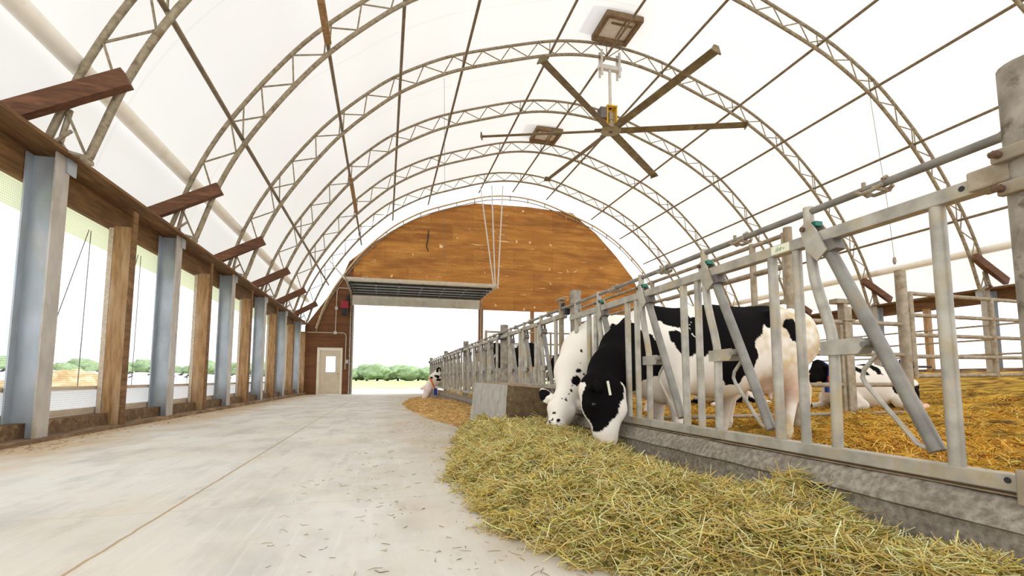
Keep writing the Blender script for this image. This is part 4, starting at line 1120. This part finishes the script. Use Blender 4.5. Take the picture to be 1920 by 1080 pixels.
# ---- the white spotted cow beside it
WO = (2.36, 4.84, .10)
def neck_white(c):
    c((-.05,0,1.02),(-.27,-.04,.92),.31,.25,.70,.10); c((-.27,-.04,.92),(-.44,-.14,.72),.245,.20,.66,.08); c((-.44,-.14,.72),(-.55,-.28,.52),.195,.14,.72,.08)
prims, T = place(standing_prims(neck_white, lambda c: None), WO)
Qw, la, s_ = head_down((1.745,4.50,.565), (1.505,4.22,.235), (1,-.25,.10))
fr = Vector(Qw(0,1,0)) - Vector(Qw(0,0,0)); sgw = 1 if fr.y > 0 else -1
cow_head(prims, Qw, la, s_*1.12, sgw, -.28, .037)
spots = [(1.902,1.026,10,10),(1.883,.901,6,6),(1.864,.825,24,12),(1.924,.793,10,9),(1.836,.729,34,34),(1.787,.633,9,13),(1.729,.543,9,12),(1.695,.559,5,7),(1.758,.596,5,6),(1.799,.686,5,5),(1.604,.419,13,9),(1.648,.345,15,12),(1.559,.331,10,12),(1.587,.357,7,7),(1.631,.296,9,9),(1.569,.269,18,10),(1.553,.285,9,9),(1.575,.243,8,6),(2.25,1.25,30,40),(1.96,.70,10,8)]
def coat_spots(spots, yc, yr, extra=None, seed=2.0, kx=.00150):
    def f(V):
        n = nvec(V, 25, seed)*.012
        Yn = np.where(V[:,1] > yc, 2*yc - V[:,1], V[:,1])
        x = V[:,0]*yr/Yn + n; z = .75 + (V[:,2]-.75)*yr/Yn + n
        col = np.tile(WHITE*1.06, (len(V),1)); b = np.zeros(len(V), bool)
        for sx, sz, rx, rz in spots: b |= ((x-sx)/(rx*kx))**2 + ((z-sz)/(rz*kx))**2 < 1
        col[b] = BLACK
        if extra: extra(V, col)
        return col
    return f
earL = np.array(Qw(-.06,.06*sgw,.235)); earR = np.array(Qw(-.06,.06*sgw,-.235))
def wx(V, col):
    for e in (earL, earR): col[np.linalg.norm(V-e, axis=1) < .085] = BLACK
    tip = np.linalg.norm(V - np.array(Qw(1.0,.03*sgw,0)), axis=1); pk = np.clip(1-tip/.10, 0, 1); m = col[:,0] > .1
    col[m] = (col*(1-pk[:,None]*.8) + PINK*pk[:,None]*.8)[m]
parts = [('eye', MB().sphere(Qw(.36,.005*sgw,l*.112), .019, 12, 8), M['eye'], True) for l in (-1,1)]
finish_cow('cow', 'white cow with small black spots, eating left of the black and white cow', prims, coat_spots(spots, 4.84, 4.45, wx), .0135, WO, parts)

# ---- far spotted cow at the end of the feed row
FO = (2.45, 17.45, .0)
def neck_far(c):
    c((-.05,0,1.02),(-.42,-.04,.94),.31,.25,.70,.10); c((-.42,-.04,.94),(-.70,-.12,.74),.245,.20,.66,.08); c((-.70,-.12,.74),(-.88,-.20,.52),.195,.14,.72,.08)
prims, T = place(standing_prims(neck_far, lambda c: None), FO)
Qf, la, s_ = head_down((1.55,17.22,.52), (1.34,16.95,.10), (1,-.5,.1))
fr = Vector(Qf(0,1,0)) - Vector(Qf(0,0,0)); sgf = 1 if fr.y > 0 else -1
cow_head(prims, Qf, la, s_*1.15, sgf)
rs = np.random.default_rng(5)
fs = [(1.60+rs.random()*.5, .55+rs.random()*.6, 26+rs.random()*36, 26+rs.random()*36) for _ in range(13)]
def fx(V, col):
    m = (V[:,0] < 1.68) & (V[:,2] < .50); col[m] = (.84,.70,.63)
parts = [('collar', MB().tube([(1.60,17.06,.72),(1.66,17.04,.55),(1.73,17.10,.42),(1.75,17.3,.40),(1.70,17.48,.45),(1.62,17.48,.6),(1.55,17.28,.76),(1.60,17.06,.72)], .028, 6), M['orange'], True), ('collar_tag', MB().box(1.70,1.80,17.0,17.06,.18,.42), M['blue'], False)]
finish_cow('cow', 'far white spotted cow feeding at the end of the headlock row', prims, coat_spots(fs, 17.45, 17.2, fx, 7.0), .026, FO, parts)

# ---- cows standing in the pen behind the fence
def neck_up(c):
    c((-.05,0,1.05),(-.36,0,1.22),.29,.2,.68,.10); c((-.36,0,1.22),(-.62,0,1.42),.19,.13,.72,.08)
def simple_cow(origin, rz, sc, label, seed, thr, h=.028, neck=neck_up, poll=(-.66,0,1.46), muz=(-1.0,0,1.18), mod=None, parts=()):
    pr = standing_prims(neck, lambda c: None)
    Qs, la, s_ = head_down(poll, muz, (0,1,0)); fr = Vector(Qs(0,1,0)) - Vector(Qs(0,0,0))
    cow_head(pr, Qs, la, s_, 1 if fr.z < 0 else -1)
    pr, T = place(pr, origin, rz, sc)
    def coat(V):
        n = nvec(V, 1.9, seed) + nvec(V, 5, seed+3)*.25
        col = np.tile(WHITE, (len(V),1)); col[n > thr] = BLACK
        if mod: mod(V, col)
        return col
    return finish_cow('cow', label, pr, coat, h, origin, parts)
def blackback(V, col): 
    b = (V[:,2] > .98) & (nvec(V, 2.5, 1.1) > -.28); col[:] = WHITE*.95; col[b] = BLACK
simple_cow((2.80,11.2,.12), -PI*.47, 1.0, 'black backed cow standing in the pen behind the second headlock panel', 3.1, .0, mod=blackback)
def neck_mid(c):
    c((-.05,0,1.03),(-.34,0,1.06),.29,.21,.68,.10); c((-.34,0,1.06),(-.62,0,1.10),.20,.14,.72,.08)
simple_cow((3.50,8.0,.10), .10, .88, 'pale cow with black head half hidden behind the second headlock panel', 8.2, .28, neck=neck_mid, poll=(-.66,0,1.12), muz=(-.90,-.06,.76), mod=lambda V, col: col.__setitem__((V[:,0] < 3.10), BLACK))

# ---- cows lying on the straw
def lying_prims(headpt=(-1.02,0,.82), muz=(-1.30,-.10,.56)):
    L = LATY; P = []
    def c(a, b, ra, rb, sq=1, k=.08): P.append((a, b, ra, rb, L if sq != 1 else None, sq, k))
    c((-.50,0,.42),(.15,.03,.42),.34,.42,.95); c((.15,.03,.42),(.72,.03,.38),.42,.36,.98); c((.72,.03,.38),(1.02,.03,.36),.33,.24)
    c((-.45,0,.68),(.9,0,.66),.09,.10,1,.1)
    for s in (-1,1): c((.72,s*.24,.58),(.76,s*.24,.55),.09,.08); c((1.12,s*.12,.48),(1.16,s*.11,.44),.07,.06)
    c((-.55,0,.50),(-.80,0,.66),.24,.17,.75); c((-.80,0,.66),headpt,.16,.11,.75)
    for s in (-1,1):
        c((-.58,s*.26,.22),(-.42,s*.34,.10),.13,.09,1,.05); c((-.42,s*.34,.09),(-.88,s*.33,.06),.065,.055,1,.04)
        c((.62,s*.30,.30),(.32,s*.46,.16),.22,.14,1,.06); c((.30,s*.46,.12),(.72,s*.58,.07),.08,.06,1,.04); c((.72,s*.58,.07),(.50,s*.66,.05),.055,.05,1,.03)
    c((1.15,.0,.42),(1.2,-.15,.08),.035,.03,1,.03); c((1.2,-.15,.07),(1.0,-.45,.05),.03,.04,1,.03)
    c((.55,-.34,.12),(.75,-.36,.12),.13,.12,1,.05)
    Qs, la, s_ = head_down(headpt, muz, (0,1,0)); fr = Vector(Qs(0,1,0)) - Vector(Qs(0,0,0))
    cow_head(P, Qs, la, s_, 1 if fr.z < 0 else -1)
    return P, Qs
def lying_cow(origin, rz, sc, label, coat, h=.02, parts=lambda T, Q: (), **k):
    P, Qs = lying_prims(**k)
    pr, T = place(P, origin, rz, sc)
    return finish_cow('cow', label, pr, coat, h, origin, parts(T, Qs))
LO = (8.05, 6.55, bedz1(8.05,6.55)-.03)
def coat_lying(V):
    n = nvec(V, 7, 5.5)*.05
    x = V[:,0] - LO[0] + n; z = V[:,2] - LO[2] + n
    col = np.tile(WHITE*1.04, (len(V),1))
    b = ((x > .15) & (x < 1.1) & (z < .42) & (z > .09) & (x+z*1.2 > .62)) | (x < -.80) | ((x > -.5) & (x < .1) & (z > .60) & (np.sin(x*22+V[:,1]*6) > -.2))
    col[b] = BLACK
    col[(x < -.95) & (z > .84)] = WHITE
    ud = (x > .45) & (x < 1.0) & (z < .16) & (V[:,1] < LO[1]-.1); col[ud] = PINK
    return col
def lparts(T, Q):
    p = T(Q(.25,.10,0)); q = [T(a) for a in ((-.93,-.14,.80),(-.96,-.15,.62),(-.90,-.05,.50),(-.86,.1,.56),(-.90,.13,.76),(-.93,0,.9),(-.93,-.14,.80))]
    return [('collar', MB().tube(q, .018, 6), M['blue'], True), ('collar_tag', MB().box(q[1][0]-.04,q[1][0]+.03,q[1][1]-.05,q[1][1]-.02,q[1][2]-.10,q[1][2]), M['orange'], False),
            ('neck_tag', MB().box(q[2][0]-.04,q[2][0]+.04,q[2][1]-.05,q[2][1]+.01,q[2][2]-.16,q[2][2]-.06), M['blue'], False)]
lying_cow(LO, 0, .92, 'white cow with black patches and a blue collar lying on straw behind the fence', coat_lying, parts=lparts)
L2 = (6.9, 8.6, bedz1(6.9,8.6)-.03)
def coat_l2(V):
    col = np.tile(WHITE, (len(V),1)); n = nvec(V, 2.2, 12.1); col[n > .33] = BLACK
    return col
lying_cow(L2, .25, .9, 'pale cow lying on straw, seen under the belly of the black and white cow', coat_l2, h=.028)

# ================================================================== HAY
EY = [1.0,1.2,1.5,1.7,1.83,2.1,2.35,2.8,3.3,3.84,4.6,5.6,6.3,6.9]
EX = [1.45,1.27,1.02,.93,.79,.67,.56,.57,.50,.54,.68,.88,1.02,1.16]
HM = ([1.0,1.5,2.0,2.6,3.3,4.0,4.8,5.4,6.2,6.9],[.16,.20,.23,.25,.26,.275,.27,.20,.08,.01])
HC = ([1.0,1.2,1.54,1.70,1.86,2.05,2.2,2.74,3.4,4.0,4.6,5.4],[.11,.115,.14,.24,.255,.11,.06,.085,.15,.20,.22,.18])
def hay_edge(y):
    y = np.asarray(y, float)
    return np.interp(y, EY, EX) + .028*np.sin(6.1*y+1) + .024*np.sin(15*y+.4) + .014*np.sin(33*y)
def hay_z(x, y):
    x, y = np.asarray(x, float), np.asarray(y, float)
    xe = hay_edge(y); xr = np.where(y < 5.42, 1.86, 1.34)
    t = np.clip((x-xe)/np.maximum(xr-xe, .05), 0, 1)
    hm = np.interp(y, *HM); hc = np.interp(y, *HC)
    rise = np.sin(np.clip(t/.42, 0, 1)*PI/2)**.8
    fall = np.clip((t-.55)/.45, 0, 1); fall = fall*fall*(3-2*fall)
    return np.where(x < xe, 0, hm*rise*(1-fall) + hc*rise*fall)
def haynoise(x, y):
    return np.array([noise.noise(Vector((a*3.5,b*3.5,2)))*.055 + noise.noise(Vector((a*9,b*9,5)))*.036 + noise.noise(Vector((a*22,b*22,8)))*.012 for a,b in zip(x,y)])
gx = np.linspace(.44, 1.87, 96); gy = np.linspace(.95, 6.95, 300)
X, Y = np.meshgrid(gx, gy); H0 = hay_z(X.ravel(), Y.ravel())
Zh = H0 + haynoise(X.ravel(), Y.ravel())*np.clip(H0/.10, 0, 1) - .012
edge = np.clip(H0/.02, 0, 1); Zh = np.where(H0 < .004, -.02, Zh)
nx, ny = len(gx), len(gy); I, J = np.meshgrid(np.arange(nx-1), np.arange(ny-1)); b_ = (J*nx+I).ravel()
M['hay_base'] = mat('hay mass', (.25,.20,.055), (.48,.38,.13), 26, .95, c3=(.065,.058,.014), s3=14, t3=(.52,.62), bump=1.0, obj_rand=False)
Q_ = np.stack([b_, b_+1, b_+nx+1, b_+nx], 1); Q_ = Q_[(Zh[Q_] > -.015).any(1)]
o = np_mesh('hay_mass', np.stack([X.ravel(),Y.ravel(),Zh],1), Q_, M['hay_base']); tag(o, 'dense inner mass of the green hay heap along the near feed curb', 'hay', kind='stuff')
n = 80000
yy_ = 1.05 + 5.8*RNG.random(n)**1.35
xe_ = hay_edge(yy_); xr_ = np.where(yy_ < 5.42, 1.87, 1.36)
xx_ = xe_ - .09*RNG.random(n)**3 + (xr_-xe_)*RNG.random(n)**.95
keep = RNG.random(n) < np.clip(.72 + clump(np.stack([xx_,yy_],1), 6, 4)*1.1, .25, 1)
xx_, yy_ = xx_[keep], yy_[keep]; n = len(xx_)
h0 = hay_z(xx_, yy_); hn = haynoise(xx_, yy_)*np.clip(h0/.10, 0, 1)
lift = RNG.random(n)**2.0*.06
Lh = RNG.uniform(.022,.078,n)*(1+.5*RNG.random(n)**4)
C = np.stack([xx_, yy_, np.maximum(h0+hn+lift, .006)], 1)
col = palette(n, [(.96,.75,.29),(.99,.87,.47),(.86,.65,.19),(.54,.48,.10),(.27,.25,.045),(.68,.48,.17)], [4.2,4.2,2.2,1.2,.6,.8])
strands('hay_pile', C, Lh, RNG.uniform(.0011,.0027,n)*(1+.12*yy_), RNG.uniform(0,2*PI,n), RNG.normal(.06,.38,n), RNG.normal(0,.6,n), col, M['straw'], 'heap of green and yellow hay along the near feed curb', 'hay')
# loose bits on the concrete
n = 480
ys_ = 1.6 + 7*RNG.random(n)**1.5; xs_ = np.interp(ys_, EY, EX) + .02 - RNG.random(n)**3*1.1
keep = xs_ < np.interp(ys_, EY, EX) + .02; xs_, ys_ = xs_[keep], ys_[keep]; n = len(xs_)
C = np.stack([xs_, ys_, np.full(n, .004) - .0038*np.maximum(0, ys_-8)], 1)
strands('loose_hay', C, RNG.uniform(.006,.032,n), RNG.uniform(.0008,.0016,n)*(1+.1*ys_), RNG.uniform(0,2*PI,n), RNG.normal(0,.04,n), RNG.normal(0,.6,n), palette(n, [(.52,.38,.14),(.40,.28,.10),(.26,.18,.07)], [3,2,1]), M['straw'], 'loose hay bits scattered on the concrete beside the hay heap', 'hay')
# litter along the left wall sill
n = 500
ys_ = 6.0 + 14*RNG.random(n)**1.5; xs_ = -3.9 + RNG.random(n)**2*.5
C = np.stack([xs_, ys_, np.full(n, .004) - .0038*np.maximum(0, ys_-8)], 1)
strands('wall_litter', C, RNG.uniform(.01,.04,n), RNG.uniform(.0015,.003,n), RNG.uniform(0,2*PI,n), RNG.normal(0,.08,n), RNG.normal(0,.5,n), palette(n, [(.62,.47,.22),(.40,.28,.12)], [2,1]), M['straw'], 'thin line of chaff lying along the left wall sill', 'chaff')
# far orange feed
def far_z(x, y):
    t = np.clip((x-np.interp(y,[7.4,9,12,15,19,21],[1.15,.85,.6,.55,.9,1.3]))/.9, 0, 1)
    return np.where(t > 0, .17*np.sin(np.clip(t*1.3,0,1)*PI/2)*np.interp(y,[7.3,8.2,12,15,18,21],[.4,.9,1.,.7,.22,.12]), 0)
gx = np.linspace(.5,1.88,46); gy = np.linspace(7.4,21,120); X, Y = np.meshgrid(gx, gy); Hf = far_z(X.ravel(), Y.ravel())
Zf = np.where(Hf > .003, Hf + haynoise(X.ravel(),Y.ravel())*np.clip(Hf/.1,0,1), -.05) - .0038*np.maximum(0, Y.ravel()-8)
nx, ny = len(gx), len(gy); I, J = np.meshgrid(np.arange(nx-1), np.arange(ny-1)); b_ = (J*nx+I).ravel(); Q_ = np.stack([b_, b_+1, b_+nx+1, b_+nx], 1); Q_ = Q_[(Hf[Q_] > .003).any(1)]
M['far_base'] = mat('orange feed', (.66,.42,.17), (.80,.54,.24), 12, .95, c3=(.46,.26,.09), s3=6, t3=(.55,.65), bump=.8, obj_rand=False)
o = np_mesh('feed_mass', np.stack([X.ravel(),Y.ravel(),Zf],1), Q_, M['far_base']); tag(o, 'orange feed heap beyond the concrete block', 'feed', kind='stuff')
n = 9000
yy_ = 7.4 + 13*RNG.random(n)**1.6; xx_ = .45 + 1.4*RNG.random(n); hf = far_z(xx_, yy_); k_ = hf > .004
xx_, yy_, hf = xx_[k_], yy_[k_], hf[k_]; n = len(xx_)
C = np.stack([xx_, yy_, hf + haynoise(xx_,yy_)*np.clip(hf/.1,0,1) + RNG.random(n)*.02 - .0038*np.maximum(0, yy_-8)], 1)
strands('far_feed_straw', C, RNG.uniform(.03,.09,n), RNG.uniform(.003,.006,n), RNG.uniform(0,2*PI,n), RNG.normal(.05,.25,n), RNG.normal(0,.5,n), palette(n, [(.86,.58,.23),(.94,.70,.34),(.62,.38,.13)], [3,2.4,1]), M['straw'], 'orange straw stalks on the feed heap beyond the concrete block', 'feed')

# ================================================================== OUTSIDE
def lump(c, r, seed, amp=.28, f=1.6, n=22, m=14):
    mb = MB().sphere((0,0,0), 1.0, n, m); v = []
    for p in mb.v:
        q = Vector(p); k = 1 + amp*noise.noise(q*f + Vector((seed,0,0))) + amp*.5*noise.noise(q*f*2.7 + Vector((0,seed,0)))
        v.append((c[0]+q.x*r[0]*k, c[1]+q.y*r[1]*k, c[2]+q.z*r[2]*k))
    mb.v = v; return mb
def tree(x, y, h, w, seed, label):
    t = thing('tree', (x, y, -.16), label, 'tree', 'hazy treeline trees')
    build('trunk', MB().tube([(x,y,-.3),(x,y,h*.5)], [w*.06,w*.04], 6), M['trunk'], t)
    mb = lump((x,y,h*.54), (w*.55,w*.55,h*.47), seed, .35)
    o2 = lump((x+w*.28,y,h*.42), (w*.36,w*.36,h*.32), seed+5, .35); mb.add(o2.v, o2.f)
    o2 = lump((x-w*.27,y,h*.40), (w*.36,w*.36,h*.34), seed+9, .35); mb.add(o2.v, o2.f)
    build('crown', mb, M['leaf'], t, True); return t
protos = [tree(-300,180+i*12,7.5,11,i*7.7,'tmp') for i in range(4)]
rt = random.Random(3); first = [True]*4
def put_tree(x, y, s, label, zs=1.0):
    i = rt.randrange(4); p = protos[i]
    if first[i]: first[i] = False; o = p
    else: o = copy_tree(p)
    o.location = (x, y, -.16); o.scale = (s, s, s*zs); o.rotation_euler.z = 0; o['label'] = label
for a in np.arange(-43, -9.5, 1.15):
    d = 205 + rt.uniform(-12, 12); put_tree(d*math.sin(math.radians(a)), d*math.cos(math.radians(a)), rt.uniform(.62,.95), 'green tree in the hazy treeline seen through the left wall openings')
for a in np.arange(-4.2, 6.5, 1.15):
    d = 200 + rt.uniform(-8, 8); put_tree(d*math.sin(math.radians(a)), d*math.cos(math.radians(a)), rt.uniform(.60,.85), 'green tree in the hazy treeline seen through the vehicle opening')
for i in range(4):
    if first[i]: put_tree(-150-9*i, 138, .7, 'green tree in the hazy treeline seen through the left wall openings')
# white film covered silage clamp with tyres
mb = MB(); nl, nw = 170, 10
for i in range(nl+1):
    y = 8 + 190*i/nl
    for j in range(nw+1):
        w = j/nw; hgt = 1.95*math.sin(w*PI)**.55 + .16*noise.noise(Vector((y*.35, w*3, 1))) + .25*noise.noise(Vector((y*.08,0,3)))
        mb.v.append((-34 - 12*w, y, -.2 + max(0,hgt)))
for i in range(nl):
    for j in range(nw): a = i*(nw+1)+j; mb.f.append((a, a+1, a+nw+2, a+nw+1))
o = build('silage_clamp', mb, M['plastic_white'], None, True); tag(o, 'long white film covered silage clamp in the yard outside the left wall', 'silage clamp')
tor = MB(); R1, r1 = .30, .11
for i in range(16):
    for j in range(8):
        a, b = 2*PI*i/16, 2*PI*j/8; tor.v.append(((R1+r1*math.cos(b))*math.cos(a), (R1+r1*math.cos(b))*math.sin(a), r1*math.sin(b)))
for i in range(16):
    for j in range(8): tor.f.append((i*8+j, ((i+1)%16)*8+j, ((i+1)%16)*8+(j+1)%8, i*8+(j+1)%8))
t0 = build('tyre', tor, M['tire'], None, True); tag(t0, 'old black tyre weighing down the white silage film in the yard', 'tyre', 'tyres on the silage film')
rt2 = random.Random(8)
for i in range(110):
    o = t0 if i == 0 else t0.copy()
    if i: COL.objects.link(o)
    y = 10 + 182*rt2.random()**1.3; w = .06 + .34*rt2.random()**1.5
    hgt = 1.95*math.sin(w*PI)**.55 + .16*noise.noise(Vector((y*.35, w*3, 1))) + .25*noise.noise(Vector((y*.08,0,3)))
    o.location = (-34-12*w, y, -.2 + hgt + .05); o.rotation_euler = (rt2.uniform(-.3,.3), -.5+rt2.uniform(-.3,.3), 0); o.scale = (1,1,.8)
o = build('feed_heap', lump((-15.2,28.5,-.3), (2.3,3.2,1.28), 3.3, .3, 1.8, 30, 18), M['feedheap'], None, True); tag(o, 'tan heap of feed in the yard, seen right of the nearest steel column', 'heap')

# ================================================================== LIGHT
w = bpy.data.worlds.new('sky'); SC.world = w; w.use_nodes = True
bg = w.node_tree.nodes['Background']; bg.inputs[0].default_value = (.93,.965,1,1); bg.inputs[1].default_value = 2.0
sd = bpy.data.lights.new('sun', 'SUN'); sd.energy = 2.6; sd.angle = math.radians(3); sd.color = (1,.95,.87)
so = bpy.data.objects.new('sun', sd); COL.objects.link(so)
so.rotation_euler = Vector((-.62,-.12,-.78)).to_track_quat('-Z','Y').to_euler()
so.location = (40,10,50)

vs = SC.view_settings
vs.view_transform = 'Standard'; vs.look = 'None'; vs.exposure = 0.0; vs.gamma = 1.0; vs.use_curve_mapping = False
SC.cycles.max_bounces = 8; SC.cycles.diffuse_bounces = 5; SC.cycles.glossy_bounces = 3; SC.cycles.transmission_bounces = 4; SC.cycles.transparent_max_bounces = 8
SC.cycles.caustics_reflective = False; SC.cycles.caustics_refractive = False
